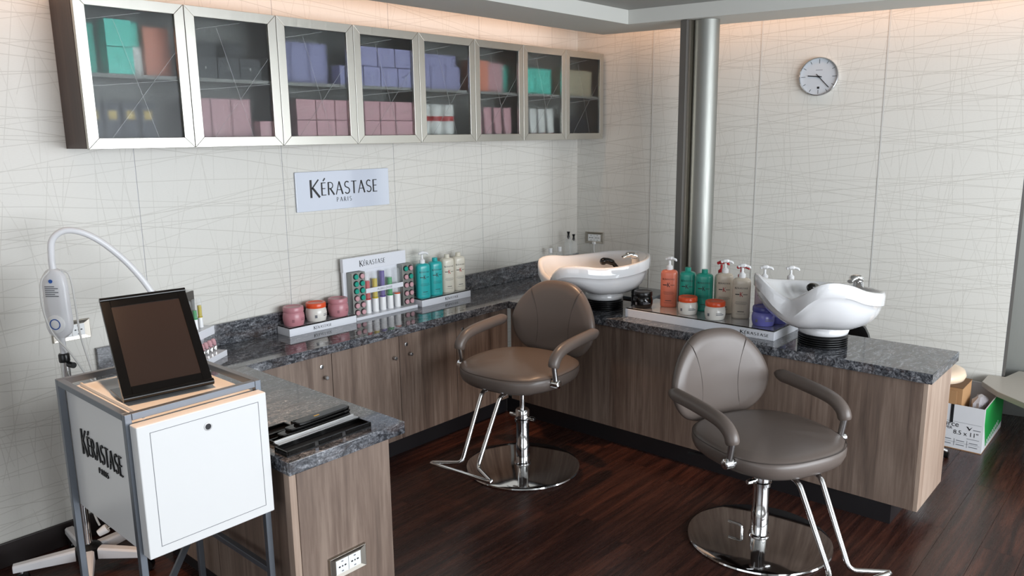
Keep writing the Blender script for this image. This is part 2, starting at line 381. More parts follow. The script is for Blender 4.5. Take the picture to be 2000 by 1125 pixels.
# steel door pilaster beyond the end of the wall
dr = struct(MB().box(2.845, 2.858, 0.0, 0.20, 0, 2.60, TB).build('trim_1', 'darksteel', smooth=0), 'steel reveal at the end of the patterned wall, coloured dark for shade', 'trim')  # reveal lies in shadow; the shade is put into its dark colour
d1 = struct(MB().box(2.845, 3.02, 0.19, 0.24, 0.0, 2.60, TB).build('door_1', 'steel', bevel=.002), 'brushed steel door panel at the right edge', 'door')
MB().box(3.028, 3.75, 0.20, 0.24, 0.02, 2.60, TB).build('door_leaf', 'steel', d1, bevel=.003)
struct(MB().box(3.75, 6.6, 0.0, 0.20, 0, 2.75, TB).build('wall_right_front', 'white', smooth=0), 'plain white wall beyond the steel door', 'wall')
# walls behind the viewer with the window openings
def wall_open(name, p0, p1, z0, z1, a, b, T, label):
    mb = MB()
    mb.box(p0, a, 0, .12, 0, 2.75, T); mb.box(b, p1, 0, .12, 0, 2.75, T); mb.box(a, b, 0, .12, 0, z0, T); mb.box(a, b, 0, .12, z1, 2.75, T)
    return struct(mb.build(name, 'white', smooth=0), label, 'wall')
TR = axes((-6.7, -6.32, 0), (1, 0, 0), (0, 1, 0), (0, 0, 1))
wall_open('wall_front', 0, 8.6, 0.3, 2.4, 2.25, 6.85, TR, 'white wall with a wide window behind the viewer')
TL = axes((-6.70, -6.3, 0), (0, 1, 0), (-1, 0, 0), (0, 0, 1))
wall_open('wall_side', 0, 6.32, 0.4, 2.4, 1.2, 4.6, TL, 'white side wall with a window left of the viewer')
w1 = MB()
for k in range(5): w1.box(2.23+k*1.145, 2.27+k*1.145, 0.165, 0.21, 0.3, 2.4, TR)
w1.box(2.25, 6.85, 0.165, 0.21, 0.3, 0.34, TR); w1.box(2.25, 6.85, 0.165, 0.21, 2.36, 2.4, TR)
struct(w1.build('window_1', 'plinth', smooth=0), 'dark mullioned window frame behind the viewer', 'window')
w2 = MB()
for k in range(4): w2.box(1.18+k*1.12, 1.22+k*1.12, -.07, -.02, 0.4, 2.4, TL)
struct(w2.build('window_2', 'plinth', smooth=0), 'dark window frame on the side wall', 'window')
# ceiling: lowered soffit round both walls with the lit slot, higher field inside
oc = Vector((-0.47, -0.745)); ic = Vector((-0.155, -0.335)); dB = Vector((sin(radians(9)), -cos(radians(9))))
oe = oc+dB*5.9; ie = ic+dB*5.9
sof = [(-6.7, -0.70), (oc.x, oc.y), (oe.x, oe.y), (ie.x, ie.y), (ic.x, ic.y), (-6.7, -0.30)]
cl = struct(MB().prism(sof, ZC, ZC+.10).build('ceiling', 'ceil', smooth=0), 'pale grey stepped ceiling soffit running round both walls', 'ceiling')
struct(MB().prism([(-6.7, -6.4), (oe.x, -6.4), (oe.x, oe.y), (oc.x, oc.y), (-6.7, -0.70)], ZC+.085, ZC+.15).build('ceiling_field', 'ceil2', smooth=0), 'grey raised middle ceiling field', 'ceiling')
struct(MB().box(-6.8, 2.2, -6.4, 0.1, 2.62, 2.70).build('ceiling_upper', 'ceil2', smooth=0), 'upper ceiling above the lit cove', 'ceiling')
struct(MB().box(-6.7, -3.53, -0.016, -0.001, 0, 0.105).build('baseboard_left', 'base', smooth=0, bevel=.002), 'dark brown baseboard along the patterned wall', 'baseboard')
for x, y in DOWNLIGHTS:
    t = thing('ceiling_downlight', 'small recessed warm ceiling spotlight over the '+('white trolley' if x < -3 else 'left wash basin'), 'light', (x, y, 2.496))
    MB().lathe([(.030, .009), (.046, .009), (.048, 0), (.036, -.004), (.030, .004)], 24, caps=False).build('bezel', 'satin', t)
# round steel column with its flat dark casing
co = struct(MB().lathe([(.076, 0), (.076, ZC-.002)], 40, Matrix.Translation((-0.275, -1.188, 0))).build('column', 'steel', smooth=60), 'round brushed steel column with dark flat casing, standing behind the counter', 'column')
MB().box(-.39, -.13, -1.115, -1.07, 0, ZC-.002).build('casing', 'darksteel', co, smooth=0, bevel=.002)
MB().box(-.368, -.14, -1.130, -1.1155, 0, ZC-.002).build('casing_strip', 'nickel', co, smooth=0)

# ================================================================== WALL CABINETS
CX0, CW, CY, CZ0, CZ1 = -0.0034, 0.443, -0.236, 1.7117, 2.3087
SH = 2.012                                                    # top of the middle shelf
FLOOR_IN = CZ0+.020
ords = ['first', 'second', 'third', 'fourth', 'fifth', 'sixth', 'seventh', 'eighth']
where = ['teal and salmon cartons over navy ones', 'black cartons over pink ones', 'lavender cartons over pink ones', 'neat rows of lavender and pink cartons', 'white tubs with a red band', 'pink tubes', 'teal carton over white tubes', 'cream cartons']
fw_ = 0.043
def door(parent, xa, xb):
    y0, y1, z0, z1 = CY, CY+.020, CZ0, CZ1; g = .0012; xa += g; xb -= g
    d = bpy.data.objects.new('door', None); COL.objects.link(d); d.parent = parent
    quad = [((xa, z0), (xb, z0), (xb-fw_, z0+fw_), (xa+fw_, z0+fw_)), ((xb, z0), (xb, z1), (xb-fw_, z1-fw_), (xb-fw_, z0+fw_)),
            ((xb, z1), (xa, z1), (xa+fw_, z1-fw_), (xb-fw_, z1-fw_)), ((xa, z1), (xa, z0), (xa+fw_, z0+fw_), (xa+fw_, z1-fw_))]
    for q in quad:
        cx = sum(p[0] for p in q)/4; cz = sum(p[1] for p in q)/4
        q = [(cx+(p[0]-cx)*.9985, cz+(p[1]-cz)*.9985) for p in q]
        MB().prism(q, 0, .020, axes((0, y1, 0), (1, 0, 0), (0, 0, 1), (0, -1, 0))).build('frame_rail', 'alu', d, smooth=0, bevel=.0012)
    MB().box(xa+fw_-.004, xb-fw_+.004, y0+.013, y0+.017, z0+fw_-.004, z1-fw_+.004).build('glass_pane', 'glass', d, smooth=0)
    gw, gh = xb-xa-2*fw_, z1-z0-2*fw_
    for (u0, v0, u1, v1) in ((.16, .0, 1., .70), (.30, .92, .70, .0), (0., .40, 1., .47), (.02, .90, .62, .985)):
        ax_, az = xa+fw_+u0*gw, z0+fw_+v0*gh; bx, bz = xa+fw_+u1*gw, z0+fw_+v1*gh; L = math.hypot(bx-ax_, bz-az)
        T = axes((ax_, y0+.0126, az), ((bx-ax_)/L, 0, (bz-az)/L), (-(bz-az)/L, 0, (bx-ax_)/L), (0, -1, 0))
        MB().box(0, L, -.0005, .0005, 0, .0003, T).build('etched_line', 'etch', d, smooth=0)
    return d
for u in range(4):
    xa = CX0-(8-2*u)*CW; xb = xa+2*CW
    t = thing('wall_cabinet', ['leftmost', 'second from left', 'third from left', 'rightmost'][u]+' frosted glass wall cabinet, with '+where[2*u], 'cabinet', group='wall cabinets')
    yb = -.003; yf = CY+.022
    MB().box(xa, xb, yf, yb, CZ0+.002, FLOOR_IN).build('bottom_panel', 'darkwood', t, smooth=0)
    MB().box(xa, xb, yf, yb, CZ1-.020, CZ1-.002).build('top_panel', 'darkwood', t, smooth=0)
    MB().box(xa, xa+.016, yf, yb, FLOOR_IN, CZ1-.020).build('side_panel', 'darkwood', t, smooth=0)
    MB().box(xb-.016, xb, yf, yb, FLOOR_IN, CZ1-.020).build('side_panel', 'darkwood', t, smooth=0)
    MB().box(xa+.016, xb-.016, yb-.006, yb, FLOOR_IN, CZ1-.020).build('back_panel', 'inside', t, smooth=0)
    MB().box(xa+.016, xb-.016, yf+.004, yb-.006, SH-.016, SH).build('shelf', 'inside', t, smooth=0)
    door(t, xa, xa+CW); door(t, xa+CW, xb)
# ---- goods inside (x in units of a door opening, yfront = distance of the front behind the glass)
KMARK = {}
def carton(k, u0, u1, low, base, h, back, m, name, label, cat, group=None, depth=.075, mark=None):
    x0 = CX0-(8-k)*CW; xa, xb = x0+u0*CW, x0+u1*CW; z0 = (FLOOR_IN if low else SH)+base+.0004; yf = CY+.0226+back; yb = min(yf+depth, -.011)
    t = thing(name, label, cat, ((xa+xb)/2, (yf+yb)/2, z0), 0, group)
    w, d = (xb-xa)/2-.0016, (yb-yf)/2
    MB().box(-w, w, -d, d, 0, h-.0006).build('carton', m, t, smooth=0, bevel=.0012)
    if mark:
        mb = MB(); word(mb, 'K', lambda a, b, c: Vector((a, -d-.0007, h*.42+b)), .014); mb.build('printed_mark', mark, t, smooth=0)
    return t
RN = ['upper', 'lower']
# door 1
for i, b in enumerate((0, .108)): carton(0, .27, .51, 0, b, .106, .003, 'bteal', 'product_carton', ('lower' if i == 0 else 'upper')+' of two teal cartons close behind the leftmost glass door', 'carton', 'teal cartons')
carton(0, .045, .25, 0, 0, .20, .085, 'bteal', 'product_carton', 'tall blurred teal carton at the far left of the leftmost cabinet', 'carton', 'teal cartons')
carton(0, .53, .66, 0, .12, .10, .10, 'bteal', 'product_carton', 'blurred teal carton on white ones behind the leftmost glass door', 'carton', 'teal cartons')
carton(0, .53, .67, 0, 0, .119, .09, 'bwhite', 'product_carton', 'blurred greyish white carton between teal and salmon cartons', 'carton')
carton(0, .69, .95, 0, 0, .205, .085, 'bsalmon', 'product_carton', 'tall blurred salmon carton at the right of the leftmost glass door', 'carton')
for i in range(4):
    t = carton(0, .08+.165*i, .235+.165*i, 1, 0, .17, .07, 'bnavy', 'product_carton', ords[i]+' from left of four dark navy cartons with gold patches, leftmost door', 'carton', 'navy cartons')
    d = .0375
    MB().box(-.016, .016, -d-.0012, -d-.0002, .10, .135).build('gold_patch', 'bgold', t, smooth=0)
# door 2
for i in range(3): carton(1, .09+.245*i, .33+.245*i, 0, 0, .093, .002, 'bblack', 'product_carton', ords[i]+' from left of three black cartons with white emblem, second door', 'carton', 'black cartons', mark='bwhite')
for i in range(2): carton(1, .20+.33*i, .44+.33*i, 0, 0, .17, .095, 'bblack', 'product_carton', ('left' if i == 0 else 'right')+' blurred tall black carton behind the black emblem cartons', 'carton', 'black cartons')
carton(1, .76, .955, 1, 0, .094, .004, 'bpink', 'product_carton', 'single sharp pink carton low in the corner of the second door', 'carton', 'pink cartons', mark='bwhite')
for i in range(3): carton(1, .06+.225*i, .28+.225*i, 1, 0, .195, .055, 'bpink', 'product_carton', ords[i]+' from left of three blurred pink cartons low behind the second door', 'carton', 'pink cartons')
# door 3 and 4
carton(2, .83, .99, 0, 0, .096, .004, 'blav', 'product_carton', 'single sharp lavender carton at the right of the third door', 'carton', 'lavender cartons', mark='bwhite')
for i in range(3): carton(2, .05+.25*i, .29+.25*i, 0, 0, .20, .085, 'blav', 'product_carton', ords[i]+' from left of three tall blurred lavender cartons behind the third door', 'carton', 'lavender cartons')
for r in range(2):
    for i in range(3):
        carton(2, .215+.258*i, .470+.258*i, 1, r*.1015, .0995, .001, 'bpink', 'product_carton', f'{ords[i]} from left pink carton in the {RN[1-r]} row, low behind third door', 'carton', 'pink cartons', mark='bwhite')
    for i in range(4):
        a, b = [(.045, .145), (.15, .385), (.39, .625), (.63, .955)][i]
        carton(3, a, b, 1, r*.1015, .0995, .001, 'bpink', 'product_carton', f'{ords[i]} from left pink carton in the {RN[1-r]} row, low behind fourth door', 'carton', 'pink cartons', mark='bwhite' if i else None)
        a, b = [(.045, .115), (.12, .38), (.385, .65), (.655, .955)][i] if r else [(.045, .16), (.165, .42), (.425, .69), (.695, .955)][i]
        carton(3, a, b, 0, r*.1005, .0985, .001, 'blav', 'product_carton', f'{ords[i]} from left lavender carton in the {RN[1-r]} row, high behind fourth door', 'carton', 'lavender cartons', mark='bwhite' if i else None)
# door 5
for i in range(3): carton(4, .06+.27*i, .32+.27*i, 0, 0, .135, .045, 'blav', 'product_carton', ords[i]+' from left of three blurred lavender cartons behind the fifth door', 'carton', 'lavender cartons')
carton(4, .10, .80, 0, .136, .06, .05, 'blav', 'product_carton', 'flat lavender carton lying across the cartons behind the fifth door', 'carton', 'lavender cartons')
def tub(k, u, low, r, h, m, m2, capz, caph, back, name, label, cat, group):
    x = CX0-(8-k)*CW+u*CW; z0 = (FLOOR_IN if low else SH)+.0004
    t = thing(name, label, cat, (x, CY+.026+back+r, z0), 0, group)
    return t
for i in range(3):
    t = tub(4, .19+.215*i, 1, .045, .2, 0, 0, 0, 0, .012, 'hair_mask_tub', ords[i]+' from left white tub with red band, low behind the fifth door', 'tub', 'white tubs with red band')
    MB().lathe([(.040, 0), (.044, .004), (.044, .10)], 24).build('body', 'bwhite', t)
    MB().lathe([(.0445, .10), (.0445, .128)], 24).build('band', 'red', t)
    MB().lathe([(.044, .128), (.044, .19), (.040, .196)], 24).build('lid', 'bwhite', t)
def squeeze_tube(k, u, low, w, h, m, capm, back, label, group):
    t = tub(k, u, low, .022, h, 0, 0, 0, 0, back, 'squeeze_tube', label, 'tube', group)
    rings = []
    for z, ww, dd in ((.026, w*.9, .040), (.06, w*.94, .040), (h*.6, w*.98, .028), (h*.95, w*1.02, .006), (h, w*1.02, .004)):
        rings.append([Vector((x, y, z)) for x, y in sup(ww, dd, 2.2, 20)])
    MB().loft(rings).build('tube_body', m, t)
    MB().lathe([(w*.40, 0), (w*.42, .003), (w*.40, .0258)], 20).build('cap', capm, t)
for i in range(4): squeeze_tube(5, .15+.205*i, 1, .070, .185, 'bpink', 'bwhite', .006, ords[i]+' from left pink tube standing on its white cap, sixth door', 'pink squeeze tubes')
for i in range(4): squeeze_tube(6, .15+.205*i, 1, .070, .185, 'bwhite', 'red', .012, ords[i]+' from left white tube standing on its red cap, seventh door', 'white squeeze tubes')
carton(5, .05, .40, 0, 0, .185, .035, 'bsalmon', 'product_carton', 'blurred salmon carton high behind the sixth door', 'carton')
carton(5, .44, .80, 0, 0, .18, .075, 'bpink', 'product_carton', 'blurred mauve carton beside the salmon one, sixth door', 'carton')
carton(5, .82, .955, 0, 0, .17, .10, 'bteal', 'product_carton', 'narrow blurred teal carton at the right of the sixth door', 'carton')
for i in range(2): carton(6, .07+.38*i, .44+.38*i, 0, 0, .165, .045, 'bteal', 'product_carton', ('left' if i == 0 else 'right')+' blurred teal carton high behind the seventh door', 'carton', 'teal cartons')
for i in range(4): carton(7, .06+.20*i, .25+.20*i, 0, 0, .175, .04, 'bcream', 'product_carton', ords[i]+' from left of four cream cartons behind the rightmost door', 'carton', 'cream cartons')
for i in range(3): carton(7, .10+.27*i, .35+.27*i, 1, 0, .13, .08, 'bnavy', 'product_carton', ords[i]+' from left of three dark cartons low behind the rightmost door', 'carton', 'dark cartons')

# ================================================================== BASE CABINETS AND WORKTOP
H = 0.74; CB = 0.105; CT = 0.694
def knob(parent, x, y, z, d=(0, -1, 0)):
    T = axes((x, y, z), (1, 0, 0), (0, 0, 1), d)
    return MB().lathe([(.0055, 0), (.0055, .012), (.010, .014), (.0105, .024), (.008, .026)], 18, T).build('knob', 'satin', parent)
def lock(parent, x, y, z):
    T = axes((x, y, z), (1, 0, 0), (0, 0, 1), (0, -1, 0))
    o = MB().lathe([(.011, 0), (.011, .003), (.008, .004)], 18, T).build('lock', 'satin', parent)
    MB().box(-.0012, .0012, -.005, .005, .0041, .0046, T).build('key_slot', 'ink', parent, smooth=0)
    return o
fx = [-3.058, -2.585, -2.147, -1.716, -1.267]
dl = ['left end of the back counter, knob and lock at its right', 'knob only at its right, under the pink jars', 'knob and lock at its left, under the tube display', 'lock half hidden by the chair arm, in the inner corner']
for i in range(4):
    a, b = fx[i], fx[i+1]
    t = thing('base_cabinet', 'grey walnut base cabinet, '+dl[i], 'cabinet', group='base cabinets under the back counter')
    MB().box(a, b, -.393, -.003, CB, CT).build('body', 'wood', t, smooth=0)
    dd = MB().box(a+.0018, b-.0018, -.411, -.3935, CB, CT-.002).build('door', 'wood', t, smooth=0, bevel=.0012)
    kx, lx = [(-2.632, -2.646), (-2.190, None), (-2.079, -2.098), (-1.652, -1.664)][i]
    knob(dd, kx, -.411, .577)
    if lx: lock(dd, lx, -.411, .633)
    MB().box(a, b if i < 3 else -1.238, -.367, -.003, 0, CB-.0005).build('plinth', 'plinth', t, smooth=0)
t = thing('base_cabinet', 'grey walnut peninsula cabinet with a wall socket on its end, near the trolley', 'cabinet')
MB().box(-3.50, -3.128, -1.484, -.436, CB, CT).build('body', 'wood', t, smooth=0)
MB().box(-3.503, -3.122, -1.502, -1.485, 0.0, CT).build('end_panel', 'wood', t, smooth=0, bevel=.001)
MB().box(-3.530, -3.505, -1.502, -1.470, 0.0, CT).build('corner_post', 'lightwood', t, smooth=0, bevel=.001)
for k in range(2): MB().box(-3.516, -3.502, -1.466+k*.515, -1.466+k*.515+.511, CB, CT).build('side_panel', 'wood', t, smooth=0, bevel=.001)
MB().box(-3.47, -3.16, -1.48, -.436, 0, CB-.0005).build('plinth', 'plinth', t, smooth=0)
t = thing('base_cabinet', 'long grey walnut counter base under the two wash basins', 'cabinet')
MB().box(-1.247, -.862, -2.782, -.436, CB, CT).build('body', 'wood', t, smooth=0)
for k in range(3):
    a = -.437-k*.783
    MB().box(-1.266, -1.2475, max(a-.7825, -2.7825), a, CB, CT-.001).build('front_panel', 'wood', t, smooth=0, bevel=.0008)
MB().box(-1.266, -.862, -2.802, -2.783, CB, CT).build('end_panel', 'lightwood', t, smooth=0, bevel=.001)
MB().box(-1.237, -.93, -2.69, -.37, 0, CB-.0005).build('plinth', 'plinth', t, smooth=0)
wt = thing('worktop', 'dark grey speckled granite worktop running round three sides of the floor', 'worktop', (0, 0, 0))
MB().prism([(-3.5385, -.001), (-3.5385, -.4322), (.07, -.4322), (-.006, -.001)], CT+.001, H).build('top_slab', 'granite', wt, smooth=0, bevel=.002)
MB().prism([(-1.285, -.4326), (-1.285, -2.8185), (-.8264, -2.8185), (-.8264, -.4326)], CT+.001, H).build('top_slab', 'granite', wt, smooth=0, bevel=.002)
MB().prism([(-3.5385, -.4326), (-3.5385, -1.5207), (-3.0602, -1.5207), (-3.0602, -.4326)], CT+.001, H).build('top_slab', 'granite', wt, smooth=0, bevel=.002)
tag(MB().box(-3.53, -.006, -.020, -.001, H+.0003, .850).build('backsplash', 'granite', smooth=0, bevel=.0015), 'dark granite backsplash strip standing along the patterned wall', 'backsplash')

# ================================================================== SOCKETS, SIGN, CLOCK
def socket(T, label, w=.155, h=.086):
    t = thing('wall_socket', label, 'socket')
    mb = MB(); o = [(-w/2, -h/2), (w/2, -h/2), (w/2, h/2), (-w/2, h/2)]; i_ = [(-.052, -.026), (.052, -.026), (.052, .026), (-.052, .026)]
    vs = [T @ Vector((x, y, .001)) for x, y in o]+[T @ Vector((x*.96, y*.94, .010)) for x, y in o]+[T @ Vector((x, y, .007)) for x, y in i_]
    mb.add(vs, [(0, 1, 5, 4), (1, 2, 6, 5), (2, 3, 7, 6), (3, 0, 4, 7), (4, 5, 9, 8), (5, 6, 10, 9), (6, 7, 11, 10), (7, 4, 8, 11), (3, 2, 1, 0), (8, 9, 10, 11)])
    mb.build('cover_plate', 'nickel', t, smooth=0, bevel=.001)
    for sx in (-.0262, .0262):
        md = MB().box(sx-.0255, sx+.0255, -.0255, .0255, .0072, .0095, T).build('outlet', 'plate', t, smooth=0, bevel=.001)
        for k in (-1, 0, 1): MB().lathe([(.0030, .0092), (.0030, .0099)], 10, T @ Matrix.Translation((sx+k*.012, 0, 0)) @ Matrix.Diagonal((1.5 if k else 1, 1, 1, 1))).build('pin_hole', 'ink', md, smooth=0)
        for k in (-1, 1): MB().box(sx-.004, sx+.004, k*.018-.002, k*.018+.002, .0092, .0099, T).build('earth_clip', 'greyink', md, smooth=0)
    return t
socket(axes((-3.328, -1.5025, .300), (1, 0, 0), (0, 0, 1), (0, -1, 0)), 'double socket in metal plate on the end of the wooden peninsula')
socket(axes((-3.616, -.0005, .946), (1, 0, 0), (0, 0, 1), (0, -1, 0)), 'double socket in metal plate on the wall behind the white lamp')
socket(axes(WB*.150+Vector((0, 0, .975)), WB, (0, 0, 1), -WBN), 'double socket in dark metal plate on the wall behind the left wash basin')
t = thing('charger_plug', 'small white plug with hanging cable under the corner socket', 'plug', tuple(WB*.150-WBN*.012+Vector((0, 0, .93))))
pb = MB().box(-.011, .011, -.012, .012, -.004, .016).build('plug_body', 'pump', t, smooth=0, bevel=.003)
MB().tube(smoothpath([(0, 0, -.004), (0, -.003, -.06), (.01, -.03, -.13), (.0, -.06, -.187)], 6), .0028, 8).build('cable', 'pump', t)

t = thing('brand_sign', 'pale glass wall sign with black flared capital lettering', 'sign', (-2.1555, -.001, 1.463))
MB().box(-.312, .312, -.012, 0, -.104, .106).build('glass_plate', 'signglass', t, smooth=0, bevel=.002)
mb = MB(); word(mb, 'KÉRASTASE', lambda u, v, d: Vector((u, -.0122-d, v-.024)), .070, .455, big=1.36, gap=.10, thick=.0012); mb.build('brand_lettering', 'ink', t, smooth=0)
mb = MB(); word(mb, 'PARIS', lambda u, v, d: Vector((u-.008, -.0122-d, v-.063)), .024, .100, gap=.32, thick=.0008); mb.build('city_lettering', 'ink', t, smooth=0)

ck = thing('wall_clock', 'round wall clock with pale face, black hands and chrome rim', 'clock')
cC = WB*1.700+Vector((0, 0, 2.083)); TC = axes(cC, WB, (0, 0, 1), -WBN)
MB().lathe([(.118, .001), (.119, .010), (.1165, .026), (.112, .027), (.110, .014)], 56, TC, caps=False).build('rim', 'chrome', ck)
MB().lathe([(.1165, .002), (.1165, .013)], 56, TC).build('face', 'face', ck)
for k in range(12):
    L = .026 if k % 3 == 0 else .017
    MB().box(-.0013, .0013, .106-L, .106, .0132, .0138, TC @ Matrix.Rotation(-k*pi/6, 4, 'Z')).build('tick', 'ink', ck, smooth=0)
MB().box(-.0030, .0030, -.018, .066, .016, .0172, TC @ Matrix.Rotation(-radians(276), 4, 'Z')).build('hour_hand', 'ink', ck, smooth=0)
MB().box(-.0022, .0022, -.022, .092, .018, .0192, TC @ Matrix.Rotation(-radians(137), 4, 'Z')).build('minute_hand', 'ink', ck, smooth=0)
MB().lathe([(.006, .013), (.006, .021)], 16, TC).build('hub', 'ink', ck)
MB().box(-.007, .007, -.074, -.061, .0132, .0137, TC).build('date_mark', 'ink', ck, smooth=0)
MB().box(-.020, .020, .039, .0415, .0132, .0137, TC).build('maker_line', 'greyink', ck, smooth=0)

# ================================================================== STYLING CHAIRS
def styling_chair(loc, fwd, lift, label, spin=0.0):
    t = thing('styling_chair', label, 'chair', loc, math.atan2(fwd[1], fwd[0]), 'hydraulic styling chairs')
    L = lift
    MB().lathe([(.0, .006), (.285, .006), (.292, .002), (.302, .002), (.305, .006), (.302, .012), (.285, .016), (.06, .022), (.0, .022)], 64, caps=False).build('base_disc', 'chrome', t)
    MB().lathe([(.046, .020), (.044, .028), (.037, .032), (.037, .135), (.034, .140), (.034, .268)], 32).build('cylinder', 'chrome', t)
    cl_ = MB().lathe([(.036, .255), (.042, .258), (.042, .272), (.037, .276), (.037, .318), (.032, .326)], 32).build('collar', 'chrome', t)
    for s_ in (-1, 1):
        MB().tube([(0, s_*.036, .282), (0, s_*.056, .282), (0, s_*.058, .282), (0, s_*.080, .282)], [.009, .009, .012, .010], 12).build('clamp_bolt', 'chrome', cl_)
    MB().lathe([(.013, .30), (.013, .398+L)], 20).build('piston', 'chrome', t)
    MB().box(-.15, .15, -.10, .10, .392+L, .412+L).build('seat_plate', 'black', t, smooth=0, bevel=.004)
    MB().tube(smoothpath([(-.06, -.08, .392+L), (-.10, -.18, .386+L), (-.16, -.27, .392+L)], 6), .007, 10).build('height_lever', 'black', t)
    # seat cushion
    rings = []
    for z, k, e in ((.408, .80, 2.6), (.414, .90, 2.6), (.430, .965, 2.6), (.452, .995, 2.6), (.472, 1.0, 2.6), (.488, .985, 2.6), (.500, .93, 2.5), (.508, .80, 2.4), (.513, .55, 2.2), (.515, .25, 2.0)):
        rings.append([Vector((x*k+.02, y*k, z+L-(.006 if x > .2 else 0)*k)) for x, y in sup(.57, .585, e, 48)])
    se = MB().loft(rings).build('seat', 'leather', t, smooth=70)
    MB().tube([Vector((x*1.001+.02, y*1.001, .487+L)) for x, y in sup(.564, .579, 2.6, 64)], .0016, 6, closed=True).build('seat_seam', 'seam', se)
    # backrest: rounded shield, wide in the middle, narrower shoulders
    half = [(.11, .004), (.190, .035), (.245, .095), (.268, .170), (.258, .235), (.222, .305), (.165, .368), (.095, .406)]
    cp = [(0, 0, 0)]+[(x, y, 0) for x, y in half]+[(0, .416, 0)]+[(-x, y, 0) for x, y in reversed(half)]
    out = [(p.x, p.y) for p in smoothpath(cp, 4, True)]
    rec = radians(5); cz = .21
    def bp(y, v, d, k):                          # lateral y, height v, depth d, inset scale k
        y2, v2 = y*k, cz+(v-cz)*k
        cur = .7*y2*y2                        # side wings curve forward
        x = -.318+cur+d-sin(rec)*v2; return Vector((x, y2, .455+L+cos(rec)*v2))
    rings = []
    for d, k in ((-.030, .30), (-.031, .72), (-.028, .90), (-.016, .98), (0, 1.0), (.016, .985), (.028, .92), (.034, .75), (.036, .35)):
        rings.append([bp(y, v, d, k) for y, v in out])
    bk = MB().loft(rings).build('backrest', 'leather', t, smooth=70)
    for s_ in (-1, 1):
        pts = []
        for i in range(15):
            v = .035+.345*i/14; y = s_*(.100+1.2*(v-.15)**2)
            kk = min(1, sqrt((y/.268)**2+((v-.21)/.215)**2)); tb_ = [(0, .0365), (.35, .036), (.75, .034), (.92, .028), (.985, .016), (1.0, 0)]
            for (k0, d0), (k1, d1_) in zip(tb_[:-1], tb_[1:]):
                if k0 <= kk <= k1: dd_ = d0+(d1_-d0)*(kk-k0)/(k1-k0)
            pts.append(bp(y, v, dd_+.0006, 1.0))
        MB().tube(pts, .0014, 6).build('back_seam', 'seam', bk)
    MB().tube(bend([(-.10, 0, .402+L), (-.32, 0, .402+L), (-.362, 0, .47+L), (-.384, 0, .62+L)], .05), .016, 12, ell=1.8).build('back_bracket', 'black', t)
    MB().box(-.345, -.315, -.03, .03, .415+L, .50+L).build('hinge', 'satin', t, smooth=0, bevel=.004)
    for s_ in (-1, 1):
        y = s_*.300
        pad = smoothpath([(-.265, y, .640+L), (-.20, y, .640+L), (-.08, y, .636+L), (.03, y, .628+L), (.095, y, .614+L), (.136, y, .585+L), (.150, y, .548+L)], 5)
        n = len(pad); rr = [.008+.022*min(1, (i/4)**.6) if i < 4 else .030 for i in range(n)]; rr[-1] = .025; rr[-2] = .029
        ar = MB().tube(pad, rr, 18, ell=.95).build('armrest', 'leather', t, smooth=60)
        MB().cyl((.148, y, .560+L), (.130, y, .462+L), .0135, 18).build('arm_post', 'satin', ar)
        MB().tube([(.130, y-s_*.030, .462+L), (.130, y+s_*.020, .462+L), (.130, y+s_*.022, .462+L), (.130, y+s_*.026, .462+L)], [.021, .021, .019, .012], 20).build('pivot_bolt', 'chrome', ar)
    fr = [(.10, .058, .398+L), (.262, .058, .390+L), (.440, .050, .075+L), (.512, .200, .064+L), (.512, -.200, .064+L), (.440, -.050, .075+L), (.262, -.058, .390+L), (.10, -.058, .398+L)]
    MB().tube(bend(fr, .028, 5), .0105, 14).build('footrest', 'chrome', t)
    MB().tube(bend([(-.04, -.06, .022), (-.04, -.06, .06), (-.10, -.085, .06)], .015), .006, 10).build('pump_pedal', 'chrome', t)
    return t
styling_chair((-1.825, -1.010, 0), (-.996, -.08), .09, 'taupe leather styling chair turned to the left, in the inner corner of the counters')
styling_chair((-1.742, -2.298, 0), (-.40, -.917), 0.0, 'taupe leather styling chair facing forward, nearest the right hand counter')

